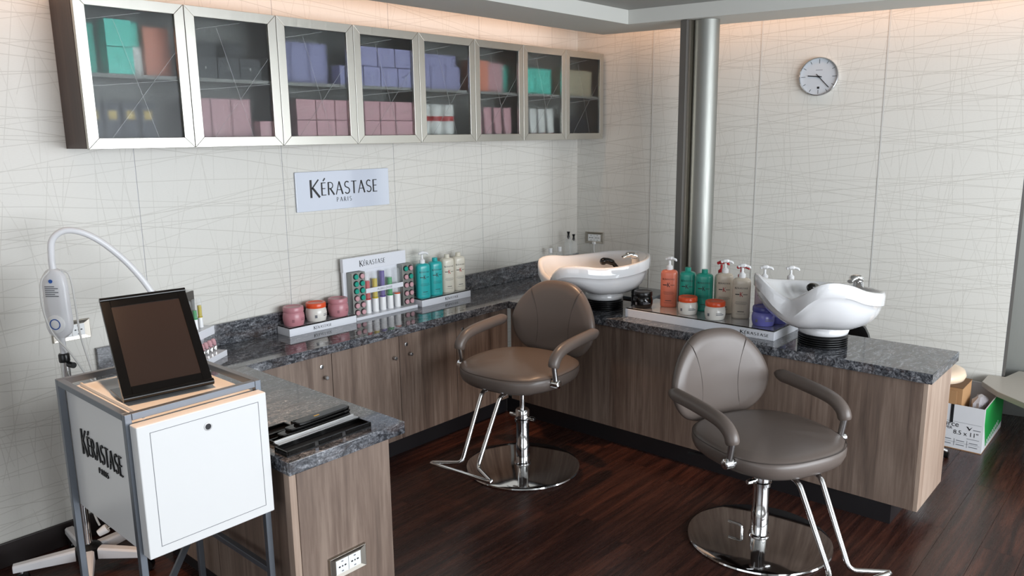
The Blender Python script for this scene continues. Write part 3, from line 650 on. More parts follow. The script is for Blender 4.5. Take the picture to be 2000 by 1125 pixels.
# ================================================================== WASH BASINS
def interp(tab, a):
    a = abs(a); P = [(-q[0], q[1]) for q in tab[1:2]]+list(tab)+[(360-tab[-2][0], tab[-2][1])]   # mirrored ends, smooth cubic
    for i in range(1, len(P)-2):
        (x0, y0), (x1, y1), (x2, y2), (x3, y3) = P[i-1:i+3]
        if a <= x2:
            h = x2-x1; t = (a-x1)/h; m1 = (y2-y0)/(x2-x0)*h; m2 = (y3-y1)/(x3-x1)*h
            return (2*t**3-3*t*t+1)*y1+(t**3-2*t*t+t)*m1+(-2*t**3+3*t*t)*y2+(t**3-t*t)*m2
    return tab[-1][1]
RT = [(0, .348), (12, .378), (24, .390), (38, .356), (60, .296), (90, .262), (130, .262), (180, .272)]
ZT = [(0, .196), (11, .222), (24, .270), (38, .276), (60, .258), (90, .254), (130, .260), (180, .266)]
def basin(loc, ang, label, zs, tilt, neck=1.0):
    t = thing('wash_basin', label, 'basin', loc, ang, 'ceramic wash basins')
    prof = [(-.012, .30)]
    N = 96; rings = []
    def ring(fn): rings.append([Vector(fn(-180+360*k/N)) for k in range(N)])
    def pol(a, r, z):
        x = r*cos(radians(a)); return (x, r*sin(radians(a)), z+max(0, z-.09)*(zs-1)+tilt*x*max(0, min(1, (z-.09)/.10)))
    ring(lambda a: pol(a, .100, .058)); ring(lambda a: pol(a, .112, .064)); ring(lambda a: pol(a, .116, .080)); ring(lambda a: pol(a, .108, .094))
    for s_ in (.10, .25, .42, .60, .78, .92):
        def f(a, s_=s_):
            R, Z = interp(RT, a)-.014, interp(ZT, a)-.058
            fk = max(0, 1-abs(a)/62.0); fk = fk*fk*(3-2*fk)*neck      # the neck end is shallower underneath
            r = .108+(R-.108)*(1-(1-s_)**(1.75-.70*fk)); z = .096+(Z-.096)*(s_**(1.65-1.05*fk)); return pol(a, r, z)
        ring(f)
    ring(lambda a: pol(a, interp(RT, a)-.011, interp(ZT, a)-.056)); ring(lambda a: pol(a, interp(RT, a)-.002, interp(ZT, a)-.051)); ring(lambda a: pol(a, interp(RT, a), interp(ZT, a)-.014))
    ring(lambda a: pol(a, interp(RT, a)-.004, interp(ZT, a)-.003)); ring(lambda a: pol(a, interp(RT, a)-.013, interp(ZT, a))); ring(lambda a: pol(a, interp(RT, a)-.024, interp(ZT, a)-.004))
    ring(lambda a: pol(a, interp(RT, a)-.031, interp(ZT, a)-.016))
    for s_ in (.15, .35, .55, .75, .9):
        def g(a, s_=s_):
            R, Z = interp(RT, a)-.033, interp(ZT, a)-.020
            r = .03+(R-.03)*((1-s_)**.62); z = .112+(Z-.112)*((1-s_)**1.9)
            if abs(a) > 120: z = max(z, .112+(Z-.112)*(1-s_)**1.3)
            return pol(a, r, z)
        ring(g)
    ring(lambda a: pol(a, .022, .110))
    MB().loft(rings).build('bowl', 'ceramic', t, smooth=50)
    MB().lathe([(.020, .108), (.020, .113), (.012, .114)], 20).build('drain', 'chrome', t)
    bel = []
    for i in range(5): z = .003+i*.0105; bel += [(.100, z), (.113, z+.003), (.113, z+.006), (.100, z+.0095)]
    MB().lathe(bel+[(.098, .057)], 40).build('bellows', 'rubber', t, smooth=30)
    # mixer on the rear deck
    mx, my = -.165, .085
    fa = MB().tube([(mx, my, .150), (mx+.004, my, .25), (mx+.010, my, .298), (mx+.014, my, .310)], [.027, .026, .024, .012], 20).build('mixer_tap', 'chrome', t)
    MB().tube(smoothpath([(mx+.006, my, .308), (mx+.04, my-.004, .320), (mx+.085, my-.008, .304)], 5), [.020]*4+[.016]*4+[.010]*3, 14, ell=1.3).build('tap_lever', 'chrome', fa)
    hy = -.090
    hs = MB().tube([(-.10, hy, .150), (-.10, hy, .20), (-.098, hy, .215)], [.014, .013, .016], 14).build('spray_holder', 'chrome', t)
    MB().tube(smoothpath([(-.13, hy, .212), (-.095, hy, .248), (-.05, hy, .262), (-.02, hy, .25)], 5), [.013]*5+[.019]*6+[.022, .022, .022, .018, .012], 14).build('spray_head', 'gblack', t)
    # support hose behind the bowl
    hz = [(-.215+.0*k, -.02, .001+.010*k) for k in range(17)]
    MB().tube(hz, [.024 if k % 2 else .021 for k in range(17)], 16).build('drain_hose', 'rubber', t)
    return t
basin((-1.062, -0.995, H), math.atan2(.49, -.87), 'white ceramic wash basin behind the chair in the corner, lit warmly inside', 1.20, -.06)
basin((-1.085, -2.285, H), math.atan2(.10, -.995), 'white ceramic wash basin on the right, beside the long product tray', 1.20, .17, 0.25)

# ================================================================== BOTTLES AND JARS
def surf_fn(w, d, n, zc, rz=0.0, off=.0007):
    def fn(u, v, dd):
        k = min(abs(2*u/w), .999); y = -d/2*(1-k**n)**(1/n)-off-dd
        return Vector((u, y, zc+v))
    return fn
def pump_head(parent, z, m='pump', turn=0.0):
    R = Matrix.Rotation(turn, 4, 'Z')
    MB().lathe([(.017, z), (.0175, z+.002), (.0175, z+.020), (.012, z+.024), (.0065, z+.030), (.0060, z+.052)], 20).build('pump_collar', m, parent)
    MB().tube([R @ Vector(p) for p in smoothpath([(.024, 0, z+.057), (.008, 0, z+.063), (-.012, 0, z+.064), (-.034, 0, z+.058), (-.040, 0, z+.050)], 5)], [.004]+[.008]*4+[.010]*6+[.007]*6+[.0045]*4, 12, ell=1.2).build('pump_spout', m, parent)
def bottle(loc, rz, body, label, group, top='cap', w=.090, d=.066, h=.208, capm=None, ink='ink', kink='ink', turn=0.0, cat='bottle', pumpm='pump'):
    t = thing('shampoo_bottle', label, cat, loc, rz, group); n = 2.7
    rings = []
    for z, k in ((0, .93), (.004, .985), (.010, 1.0), (h-.030, 1.0), (h-.018, .985), (h-.009, .93), (h-.003, .78), (h, .56), (h+.002, .38)):
        rings.append([Vector((x*k, y*k, z)) for x, y in sup(w, d, n, 40)])
    MB().loft(rings).build('bottle_body', body, t, smooth=50)
    fn = surf_fn(w, d, n, 0)
    mb = MB(); word(mb, 'KÉRASTASE', lambda u, v, q: fn(u, v+h*.745, q), .0085, w*.70, gap=.12, bold=1.15); mb.build('name_print', ink, t, smooth=0)
    mb = MB(); word(mb, 'K', lambda u, v, q: fn(u, v+h*.555, q), .024, bold=1.2); mb.build('emblem_print', kink, t, smooth=0)
    mb = MB()
    def hbar(u0, u1, z, th):
        m_ = 6; us = [u0+(u1-u0)*i/m_ for i in range(m_+1)]
        mb.add([fn(u, z-th/2, 0) for u in us]+[fn(u, z+th/2, 0) for u in us], [(i, i+1, m_+2+i, m_+1+i) for i in range(m_)])
    hbar(-w*.33, -w*.10, h*.61, .0045); hbar(w*.10, w*.33, h*.61, .0025)
    for zz, ww, th in ((.42, .30, .0012), (.385, .34, .0012), (.36, .26, .001), (.18, .18, .003), (.12, .26, .001)): hbar(-w*ww, w*ww, h*zz, th)
    sp_ = mb.build('small_print', ink, t, smooth=0); sp_['kind'] = 'stuff'
    if top == 'pump': pump_head(t, h+.001, pumpm, turn)
    else: MB().lathe([(.0165, h), (.0170, h+.002), (.0165, h+.021), (.0150, h+.023)], 20).build('bottle_cap', capm or body, t)
    return t
def jar(loc, body, lid, label, group, r=.056, h=.098, clearband=True, rz=0.0, lidh=.026):
    t = thing('hair_mask_jar', label, 'jar', loc, rz, group)
    hb = h-lidh
    MB().lathe([(r*.86, 0), (r*.90, .003), (r*.99, hb*.35), (r*1.0, hb*.62), (r*.95, hb*.86), (r*.88, hb-.001)], 40).build('jar_body', body, t, smooth=50)
    MB().lathe([(r*.94, hb), (r*.955, hb+.002), (r*.94, h-.003), (r*.90, h), (r*.70, h-.001), (r*.68, h-.003)], 40).build('lid', lid, t, smooth=40)
    def fn(u, v, q):
        a = u/(r*1.0); rr = r*1.004; return Vector((rr*sin(a), -rr*cos(a), v))
    for (u0, u1, z0, z1, m_) in ((-r*.72, -r*.50, hb*.30, hb*.52, 'greyink'), (r*.15, r*.95, hb*.40, hb*.46, 'greyink'), (r*.15, r*.75, hb*.52, hb*.56, 'greyink')):
        us = [u0+(u1-u0)*i/5 for i in range(6)]; mb = MB()
        mb.add([fn(u, z0, 0) for u in us]+[fn(u, z1, 0) for u in us], [(i, i+1, 7+i, 6+i) for i in range(5)]); mb.build('jar_print', 'pinkprint' if body == 'pink' else m_, t, smooth=0)
    return t
def riser(loc, lx, ly, h, label, rz=0.0, tx=None, tw=.11):
    """low white tray: centre-front at loc; clear insert on top, lettering on the front"""
    t = thing('display_tray', label, 'tray', loc, rz, 'white display trays')
    MB().box(-lx/2, lx/2, 0, ly, 0, h-.006).build('tray_base', 'acryl', t, smooth=0, bevel=.0012)
    MB().box(-lx/2+.004, lx/2-.004, .004, ly-.004, h-.0058, h).build('clear_insert', 'clear', t, smooth=0, bevel=.001)
    if tx is not None:
        mb = MB(); word(mb, 'KÉRASTASE', lambda u, v, q: Vector((u+tx, -.0006-q, h*.30+v)), .014, tw, gap=.12, thick=.0003, bold=1.1); mb.build('tray_lettering', 'ink', t, smooth=0)
    return t
TZ = H+.046
# tray with three jars on the back counter
riser((-2.434, -.145, H), .418, .117, .046, 'white tray of three jars on the back counter', -.02, -.01)
jar((-2.577, -.083, TZ), 'pink', 'pink', 'dusty pink jar at the left end of the three jar tray', 'hair mask jars')
jar((-2.441, -.088, TZ), 'jarwhite', 'orange', 'white jar with orange lid between the two pink jars', 'hair mask jars')
jar((-2.297, -.086, TZ), 'pink', 'pink', 'dusty pink jar beside the tube display', 'hair mask jars')
# tray with four bottles
riser((-1.531, -.148, H), .410, .118, .046, 'white tray of four bottles on the back counter, near the corner', -.01, .04)
B = 'shampoo bottles on the back counter'
bottle((-1.677, -.092, TZ), -.30, 'teal', 'teal bottle with white pump at the left of the back counter bottle tray', B, 'pump', turn=pi)
bottle((-1.572, -.090, TZ), -.30, 'teal', 'teal bottle with teal cap, second on the back counter bottle tray', B, w=.088)
bottle((-1.468, -.088, TZ), -.30, 'milk', 'milky white bottle with red emblem, beside the teal bottles', B, kink='red', w=.086, h=.216)
bottle((-1.372, -.090, TZ), -.30, 'milk', 'milky white bottle with red emblem, last on the back counter tray', B, kink='red', w=.084, h=.216)
# long tray between the basins
TBr = axes((0, 0, 0), (0, -1, 0), (1, 0, 0), (0, 0, 1))
t = riser((-1.182, -1.655, H), .862, .325, .050, 'long white tray crowded with bottles and jars between the basins', -pi/2, .33, .15)
TZ2 = H+.0502
G = 'products on the long tray'
RZB = -pi/2+.42
jar((-1.105, -1.290, TZ2), 'gblack', 'black', 'glossy black jar at the left end of the long tray', G, r=.055, h=.092, rz=RZB)
bottle((-1.000, -1.393, TZ2), RZB, 'coral', 'coral bottle with white pump on the long tray', G, 'pump', w=.094, turn=pi*.9)
bottle((-.972, -1.492, TZ2), RZB, 'green', 'green teal bottle beside the coral pump bottle', G, w=.090, h=.205)
bottle((-.972, -1.594, TZ2), RZB, 'green', 'green teal bottle in front of the column, beside the clear pump bottles', G, w=.094, h=.205)
jar((-1.095, -1.565, TZ2), 'jarwhite', 'orange', 'white jar with orange lid in front of the green bottles', G, r=.053, h=.094, rz=RZB)
jar((-1.115, -1.735, TZ2), 'jarwhite', 'orange', 'white jar with orange lid in front of the beige pump bottle', G, r=.054, h=.096, rz=RZB)
bottle((-.962, -1.708, TZ2), RZB, 'beige', 'tall beige bottle with white pump and red emblem, behind the orange lidded jar', G, 'pump', w=.088, h=.218, kink='red', turn=pi)
bottle((-1.010, -1.828, TZ2), RZB, 'beige', 'beige bottle with white pump and red emblem, nearest the right basin', G, 'pump', w=.093, h=.212, kink='red', turn=pi)
bottle((-.962, -1.928, TZ2), RZB, 'lilac', 'lilac grey pump bottle half hidden by the right basin', G, 'pump', w=.090, h=.208, kink='greyink', turn=pi)
bottle((-.900, -2.040, TZ2), RZB, 'lilac', 'pump bottle mostly hidden behind the right basin lobe', G, 'pump', w=.088, h=.208, kink='greyink', turn=pi)
bottle((-.893, -1.652, TZ2), RZB, 'milk', 'milky bottle with red pump behind the beige bottles, left of the two', G, 'pump', w=.070, d=.050, h=.196, turn=pi, pumpm='red')
bottle((-.893, -1.768, TZ2), RZB, 'milk', 'milky bottle with red pump behind the beige bottles, right of the two', G, 'pump', w=.070, d=.050, h=.184, turn=pi, pumpm='red')
jar((-1.085, -1.985, TZ2), 'violet', 'deepviolet', 'violet jar at the right end of the long tray', G, r=.057, h=.096, rz=RZB)
jar((-1.000, -2.032, TZ2), 'violet', 'deepviolet', 'violet jar behind, tucked under the right basin', G, r=.040, h=.080, rz=RZB)

# ================================================================== TUBE DISPLAY ON THE BACK COUNTER
t = thing('tube_display', 'white display stand with coloured tubes between two perforated metal towers', 'display', (0, 0, 0))
MB().box(-2.204, -1.752, -.124, -.022, H, H+.017).build('base_plate', 'acryl', t, smooth=0, bevel=.001)
MB().box(-2.222, -1.770, -.040, -.026, H+.0175, 1.006).build('back_board', 'acryl', t, smooth=0)
hd = MB().box(-2.226, -1.772, -.052, -.026, 1.007, 1.083).build('header', 'acryl', t, smooth=0, bevel=.001)
mb = MB(); word(mb, 'KÉRASTASE', lambda u, v, q: Vector((u-2.02, -.0525-q, 1.030+v)), .027, .185, gap=.12, thick=.0004); mb.build('header_lettering', 'ink', hd, smooth=0)
def tower(x0, x1, z0, z1, rows, cols):
    tw_ = MB().box(x0, x1, -.092, -.041, z0, z1).build('tower', 'steel', t, smooth=0, bevel=.0012)
    for r in range(rows):
        for c in range(2):
            x = x0+(x1-x0)*(.27+.46*c); z = z1-(z1-z0)*(r+.5)/rows
            T = axes((x, -.0921, z), (1, 0, 0), (0, 0, 1), (0, -1, 0))
            MB().lathe([(.0175, 0), (.0175, .0008)], 18, T).build('hole', 'ink', tw_, smooth=0)
            MB().lathe([(.0140, 0), (.0140, .007), (.012, .009)], 18, T @ Matrix.Translation((.002, -.002, 0))).build('capsule', 'bpink' if cols[r][c] == 'p' else 'green', tw_)
tower(-2.198, -2.108, H+.0175, 1.004, 6, ['tp', 'tt', 'tt', 'pt', 'pp', 'pp'])
tower(-1.832, -1.750, H+.0175, 1.006, 5, ['tp', 'pt', 'pp', 'pp', 'pp'])
sh_ = MB().box(-2.107, -1.833, -.0935, -.0925, .877, .904).build('shelf_front', 'acryl', t, smooth=0)
print_text('FUSIO-DOSE', .017, axes((-1.97, -.0937, .884), (1, 0, 0), (0, 0, 1), (0, -1, 0)), 'shelf_lettering', 'greyink', sh_, align='CENTER', sx=1.15)
tb = [('red', 'liqred', .072), ('yellow', 'liqyel', .078), ('purple', 'liqpur', .115), ('green', 'liqgrn', .070), ('clear', None, 0)]
def vial(loc, col, lm, lh, lab, grp, sc=1.0):
    v = thing('glass_vial', lab, 'vial', loc, 0, grp); r = .0185*sc
    MB().lathe([(r, 0), (r, .075*sc), (r*.95, .078*sc)], 20).build('white_base', 'pump', v)
    MB().lathe([(r*.98, .0785*sc), (r*.98, .085*sc)], 20).build('base_ring', lm or 'orange', v)
    if lm: MB().lathe([(r*.80, .087*sc), (r*.80, .115*sc+lh)], 20).build('liquid', lm, v)
    z1 = .235*sc
    MB().lathe([(r*.97, .0855*sc), (r*.97, z1-r), (r*.84, z1-r*.42), (r*.5, z1-r*.1), (.0005, z1)], 20, caps=False).build('glass_tube', 'tubeglass', v)
for i, (c, lm, lh) in enumerate(tb):
    vial((-2.080+.0545*i, -.070, H+.0176), c, lm, lh, f'glass tube with {c} liquid on white base in the tube display' if lm else 'empty clear glass tube with orange ring in the tube display', 'tubes of the display')
# second stand, half hidden by the framed board on the trolley
RZ2 = radians(33); o2 = (-3.135, -.120, H)
t = thing('tube_display', 'small grey backed tube stand half hidden behind the framed board', 'display', o2, RZ2)
MB().box(-.11, .075, .028, .038, 0, .305).build('back_board', 'darksteel', t, smooth=0, bevel=.001)
MB().box(-.12, .085, -.055, .027, .095, .135).build('tube_shelf', 'acryl', t, smooth=0, bevel=.001)
MB().box(-.10, .03, -.03, .026, 0, .0945).build('foot_block', 'acryl', t, smooth=0, bevel=.001)
for i, (c, lm, lh) in enumerate([('red', 'liqred', .02), ('green', 'liqgrn', .02), ('yellow', 'liqyel', .035)]):
    p = Matrix.Rotation(RZ2, 4, 'Z') @ Vector((-.045+.043*i, -.014, .1354))
    vial((o2[0]+p.x, o2[1]+p.y, H+p.z), c, lm, lh, f'short glass tube with {c} liquid on the stand behind the framed board', 'tubes of the small stand', .62)
o3 = (-3.105, -.215, H)
t = thing('pipette_tray', 'small white tray holding pink bulb pipettes on the back counter', 'tray', o3, RZ2)
MB().box(-.09, .075, -.035, .035, 0, .028).build('tray_base', 'acryl', t, smooth=0, bevel=.001)
for i in range(4):
    p = Matrix.Rotation(RZ2, 4, 'Z') @ Vector((-.062+.034*i, .004, .0284))
    v = thing('pipette', ords[i]+' from left pink bulb pipette standing in the small white tray', 'pipette', (o3[0]+p.x, o3[1]+p.y, H+p.z), RZ2, 'pink pipettes')
    MB().lathe([(.011, 0), (.012, .004), (.012, .026), (.010, .030)], 16).build('holder', 'chrome', v)
    MB().tube(smoothpath([(0, 0, .030), (.002, .006, .042), (.006, .014, .058)], 4), [.008]*3+[.011]*4+[.011, .006], 12).build('bulb', 'bpink', v)

# corner dispensers by the wall
def dispenser(loc, r, h, liq, label, tall=False):
    v = thing('glass_dispenser', label, 'bottle', loc, 0, 'dispensers in the corner')
    MB().lathe([(r, 0), (r, h*.72), (r*.75, h*.80), (r*.5, h*.83)], 24).build('glass_body', 'tubeglass', v)
    MB().lathe([(r*.9, .003), (r*.9, h*.35)], 20).build('liquid', liq, v)
    if tall:
        MB().lathe([(r*.62, h*.831), (r*.62, h*.86)], 20).build('lid', 'chrome', v); MB().lathe([(.010, h*.861), (.007, h*.93), (.012, h)], 14).build('stopper', 'black', v)
    else: MB().lathe([(r*.55, h*.831), (r*.60, h)], 18).build('cap', 'pump', v)
dispenser((-.245, -.105, H), .033, .305, 'milk', 'tall clear jar with black stopper standing in the wall corner', True)
dispenser((-.155, -.085, H), .033, .275, 'milk', 'clear jar behind the black stoppered one in the wall corner', True)
dispenser((-.345, -.100, H), .026, .205, 'milk', 'small clear bottle with white cap in the wall corner')
dispenser((-.420, -.075, H), .024, .200, 'bgold', 'small amber bottle leaning against the wall near the corner')

# ================================================================== COMB CASES ON THE PENINSULA
def tray_case(loc, rz, lx, ly, h, label, notches=0):
    t = thing('black_case', label, 'case', loc, rz, 'black tool cases on the peninsula')
    MB().box(-lx/2, lx/2, -ly/2, ly/2, 0, .004).build('bottom', 'black', t, smooth=0)
    for a in ((-lx/2, lx/2, ly/2-.005, ly/2), (-lx/2, -lx/2+.005, -ly/2+.0001, ly/2-.0051), (lx/2-.005, lx/2, -ly/2+.0001, ly/2-.0051)): MB().box(*a, .0041, h).build('rim', 'gblack', t, smooth=0, bevel=.001)
    seg = notches+1; L = (lx-.012)/seg
    for k in range(seg): MB().box(-lx/2+.006+k*L+(.008 if k else 0), -lx/2+.006+(k+1)*L-(.008 if k < seg-1 else 0), -ly/2, -ly/2+.005, .0041, h).build('rim', 'gblack', t, smooth=0, bevel=.001)
    return t
RZP = radians(1)
tray_case((-3.345, -1.440, H), RZP, .345, .070, .019, 'long open black case at the front edge of the peninsula', 2)
tray_case((-3.255, -1.272, H), RZP, .185, .070, .017, 'open black case at the back of the tool heap, right of its pair')
tray_case((-3.448, -1.262, H), RZP, .165, .070, .017, 'open black case at the back of the tool heap, nearest the trolley')
tray_case((-3.325, -1.360, H), RZP, .330, .070, .014, 'long open black case in the middle under the flat tools', 3)
t = thing('metal_strip', 'long satin metal strip lying across the black cases', 'strip', (-3.340, -1.396, H+.0195), radians(2))
MB().box(-.165, .165, -.012, .012, 0, .003).build('blade', 'satin', t, smooth=0, bevel=.0006)
MB().box(-.165, .165, .0125, .020, 0, .008).build('spine', 'satin', t, smooth=0, bevel=.001)
for i, (dy, L, z) in enumerate(((0, .290, .0145), (.004, .262, .0250), (.008, .225, .0355))):
    t = thing('flat_tool', ['lowest', 'middle', 'topmost'][i]+' of the dark brown flat tools stacked on the black cases', 'tool', (-3.31+.018*i, -1.334+dy, H+z), radians(1.5+i), 'stacked flat tools')
    MB().prism(sup(L, .046, 6, 28), 0, .0100).build('handle', 'gblack', t, smooth=0, bevel=.003)
    MB().box(-L*.16, -L*.06, -.004, .003, .0101, .0105).build('glint_inlay', 'bgold' if i == 2 else 'black', t, smooth=0)  # gold bar on the topmost tool is a painted highlight

# ================================================================== TROLLEY
t = thing('trolley', 'white box trolley in a grey steel frame with raised black lettering on its side', 'trolley', (0, 0, 0))
tx0, tx1, ty0, ty1, tz = -3.975, -3.556, -1.423, -.900, 1.0
q = .020
for (x, y) in ((tx0, ty0), (tx1-q, ty0), (tx0, ty1-q), (tx1-q, ty1-q)):
    MB().box(x, x+q, y, y+q, 0.0, tz).build('post', 'frame', t, smooth=0, bevel=.0015)
for y in (ty0, ty1-q):
    MB().box(tx0+q+.0003, tx1-q-.0003, y, y+q, tz-q, tz).build('top_rail', 'frame', t, smooth=0, bevel=.0015)
for x in (tx0, tx1-q):
    MB().box(x, x+q, ty0+q+.0003, ty1-q-.0003, tz-q, tz).build('top_rail', 'frame', t, smooth=0, bevel=.0015)
    MB().box(x, x+q, ty0+q+.0003, ty1-q-.0003, .335, .335+q).build('lower_rail', 'frame', t, smooth=0, bevel=.0015) if x == tx1-q else None
a = Vector((tx0+q, ty0+q, .345)); b = Vector((tx1-q, ty1-q, .345)); d = (b-a).normalized()
MB().tube([a, b], .013, 4).build('diagonal_rail', 'frame', t, smooth=0)
for x in (tx0+.05, tx1-.07): MB().box(x+.0003, x+q-.0003, ty0+q+.0003, ty1-q-.0003, .548, .563).build('box_support', 'frame', t, smooth=0)
MB().box(tx0+q+.003, tx1-q-.003, ty0+.010, ty1-.004, .564, .968).build('box_body', 'lacq', t, smooth=0, bevel=.003)
MB().box(tx0+.062, tx0+.068, ty0+.03, ty1-.03, .9685, .978).build('top_ridge', 'lacq', t, smooth=0)
df = MB()
fd = MB().box(tx0+.010, tx1-.012, ty0-.045, ty0-.0006, .576, .972).build('front_panel', 'lacq', t, smooth=0, bevel=.003)
yF = ty0-.0452
for (a0, a1, b0, b1) in ((-3.930, -3.596, .604, .6055), (-3.930, -3.596, .9465, .948), (-3.930, -3.9285, .604, .948), (-3.5975, -3.596, .604, .948)):
    MB().box(a0, a1, yF-.0004, yF, b0, b1).build('door_groove', 'greyink', fd, smooth=0)
TH = axes((-3.762, yF, .917), (1, 0, 0), (0, 0, 1), (0, -1, 0))
MB().lathe([(.0125, 0), (.0125, .0012), (.009, .0014), (.009, .0004)], 24, TH, caps=False).build('lock_rim', 'satin', fd)
MB().lathe([(.0092, 0), (.0092, .0006)], 24, TH).build('lock_hole', 'ink', fd, smooth=0)
xS = tx0+q+.0028
mb = MB(); word(mb, 'KÉRASTASE', lambda u, v, q_: Vector((xS-q_, -1.160-u, .778+v)), .062, .305, gap=.10, big=1.35, thick=.004); mb.build('side_lettering', 'ink', t, smooth=0)
mb = MB(); word(mb, 'PARIS', lambda u, v, q_: Vector((xS-q_, -1.160-u, .738+v)), .018, .070, gap=.25, thick=.003, bold=1.5); mb.build('city_lettering', 'ink', t, smooth=0)

# framed board leaning on the trolley
u_ = Vector((.2615, -.036, 0)).normalized(); bl = Vector((-3.905, -1.248, .9795)); up_ = Vector((.068, .288, .270)).normalized(); nn = u_.cross(up_).normalized()
t = thing('framed_board', 'black framed brown display board on a slanted stand, on the white trolley', 'display board', tuple(bl))
TT = axes((0, 0, 0), u_, up_, nn); w_, h_ = .266, .392
MB().box(0, w_, .012, h_, -.010, 0, TT).build('back_plate', 'gblack', t, smooth=0, bevel=.001)
for a in ((0, .028, .020, h_-.0125), (w_-.028, w_, .020, h_-.0125), (.0281, w_-.0281, .020, .048), (.0281, w_-.0281, h_-.038, h_-.0125)): MB().box(*a, .0002, .004, TT).build('frame_bar', 'gblack', t, smooth=0, bevel=.001)
MB().box(.0282, w_-.0282, .0482, h_-.0382, .0002, .0018, TT).build('screen', 'screen', t, smooth=0)
MB().tube([TT @ Vector((0, h_-.004, 0)), TT @ Vector((w_, h_-.004, 0))], .008, 12).build('top_bar', 'gblack', t)
MB().tube([TT @ Vector((-.001, .010, .002)), TT @ Vector((w_+.001, .010, .002))], .0105, 14).build('bottom_bar', 'gblack', t)
uu = Vector((u_.x, u_.y, 0)); vv = Vector((-u_.y, u_.x, 0)); TF = axes((0, 0, 0), uu, vv, (0, 0, 1))
MB().box(0, w_, .004, .155, 0, .004, TF).build('stand_foot', 'gblack', t, smooth=0, bevel=.001)

# ================================================================== FLOOR LAMP WITH FLEXIBLE NECK
lx, ly = -3.752, -.305
t = thing('treatment_lamp', 'white flexible neck lamp on a chrome pole with five wheeled arms', 'lamp', (lx, ly, 0))
MB().lathe([(.045, .055), (.047, .058), (.047, .108), (.030, .116), (.022, .120)], 28).build('hub', 'black', t)
for k, a in enumerate((158, 86, 14, -50, -112)):
    a = radians(a); dv = Vector((cos(a), sin(a), 0)); sd = Vector((-sin(a), cos(a), 0)); R_ = .268
    T = axes((0, 0, 0), dv, sd, (0, 0, 1))
    ar = MB().loft([[T @ Vector((x, y*k_, z)) for y, z in ((-.022, zb), (.022, zb), (.022, zt-.006), (.014, zt), (-.014, zt), (-.022, zt-.006))] for x, k_, zb, zt in ((.0475, 1, .060, .106), (.15, .95, .062, .100), (R_, .85, .064, .092))]).build('base_arm', 'lampwhite', t, smooth=0, bevel=.002)
    if k == 0: MB().box(.09, .16, -.0226, -.0218, .070, .092, T).build('type_label', 'greyink', ar, smooth=0)
    c = dv*(R_-.028)
    MB().tube([c-sd*.013+Vector((0, 0, .026)), c+sd*.013+Vector((0, 0, .026))], .026, 20).build('caster', 'black', ar)
    MB().tube([c+Vector((0, 0, .050)), c+Vector((0, 0, .066))], .008, 10).build('caster_stem', 'chrome', ar)
MB().lathe([(.0165, .118), (.0165, .90)], 24).build('pole', 'chrome', t)
MB().lathe([(.019, .895), (.020, .90), (.020, .925), (.017, .93)], 20).build('pole_cap', 'black', t)
MB().tube([(.010, -.015, .885), (.016, -.045, .885)], .012, 12).build('clamp_knob', 'black', t)
MB().lathe([(.012, .925), (.012, .985), (.019, 1.0)], 18).build('neck_stem', 'lampwhite', t)
TLm = Matrix.Translation((0, 0, 0)) @ Matrix.Rotation(radians(-52), 4, 'Z')
rg = []
for z, w2, d2 in ((.995, .046, .030), (1.012, .084, .042), (1.035, .100, .048), (1.07, .102, .05), (1.12, .098, .048), (1.20, .096, .046), (1.238, .086, .042), (1.258, .056, .034), (1.266, .028, .026)):
    rg.append([TLm @ Vector((x, y, z)) for x, y in sup(w2, d2, 2.8, 28)])
hdv = MB().loft(rg).build('control_head', 'lampwhite', t, smooth=50)
TH2 = TLm @ axes((0, -.0255, 1.052), (1, 0, 0), (0, 0, 1), (0, -1, 0))
MB().lathe([(.036, -.006), (.036, .001), (.033, .003)], 28, TH2).build('button', 'pump', hdv)
MB().lathe([(.0175, .0031), (.0175, .0037), (.0215, .0037), (.0215, .0031)], 28, TH2, caps=False).build('button_ring', 'blue', hdv)
TP = TLm @ axes((0, -.0245, 1.22), (1, 0, 0), (0, 0, 1), (0, -1, 0))
MB().lathe([(.0075, -.001), (.0075, .001)], 18, TP).build('emblem', 'blue', hdv, smooth=0)
for k in range(6): MB().box(-.026, .026 if k % 2 else .012, -.022-.0075*k, -.019-.0075*k, -.0006, .0006, TP).build('type_print', 'greyink', hdv, smooth=0)
neck = [(0, 0, 1.262), (0, 0, 1.31), (.008, -.006, 1.375), (.045, -.022, 1.408), (.10, -.040, 1.400), (.165, -.055, 1.356), (.235, -.07, 1.280), (.29, -.08, 1.200), (.33, -.088, 1.125)]
MB().tube(smoothpath(neck, 8), .0125, 14).build('flexible_neck', 'lampwhite', t)
MB().tube([(.328, -.0875, 1.130), (.342, -.090, 1.106), (.365, -.095, 1.066), (.370, -.096, 1.058)], [.015, .034, .040, .036], 24).build('lamp_head', 'lampwhite', t)
cb = [(.018, -.02, 1.262), (.045, -.03, 1.235), (.052, -.035, 1.12), (.056, -.035, 1.0), (.075, -.045, .87), (.085, -.05, .80), (.060, -.045, .83), (.015, -.035, .93), (-.035, -.02, 1.02), (-.055, -.01, 1.12), (-.050, -.01, 1.22), (-.018, -.012, 1.262)]
MB().tube(smoothpath(cb, 8), .0038, 8).build('cable', 'cable', t)
cb2 = [(.082, -.05, .80), (.055, -.04, .60), (.028, -.032, .40), (.022, -.03, .30), (.030, -.034, .235), (.040, -.036, .195)]
MB().tube(smoothpath(cb2, 8), .0042, 8).build('mains_cable', 'cable', t)
TPg = axes((.048, -.040, .168), Vector((.8, -.35, .45)).normalized(), Vector((.4, .9, 0)).normalized(), (Vector((.8, -.35, .45)).normalized()).cross(Vector((.4, .9, 0)).normalized()))
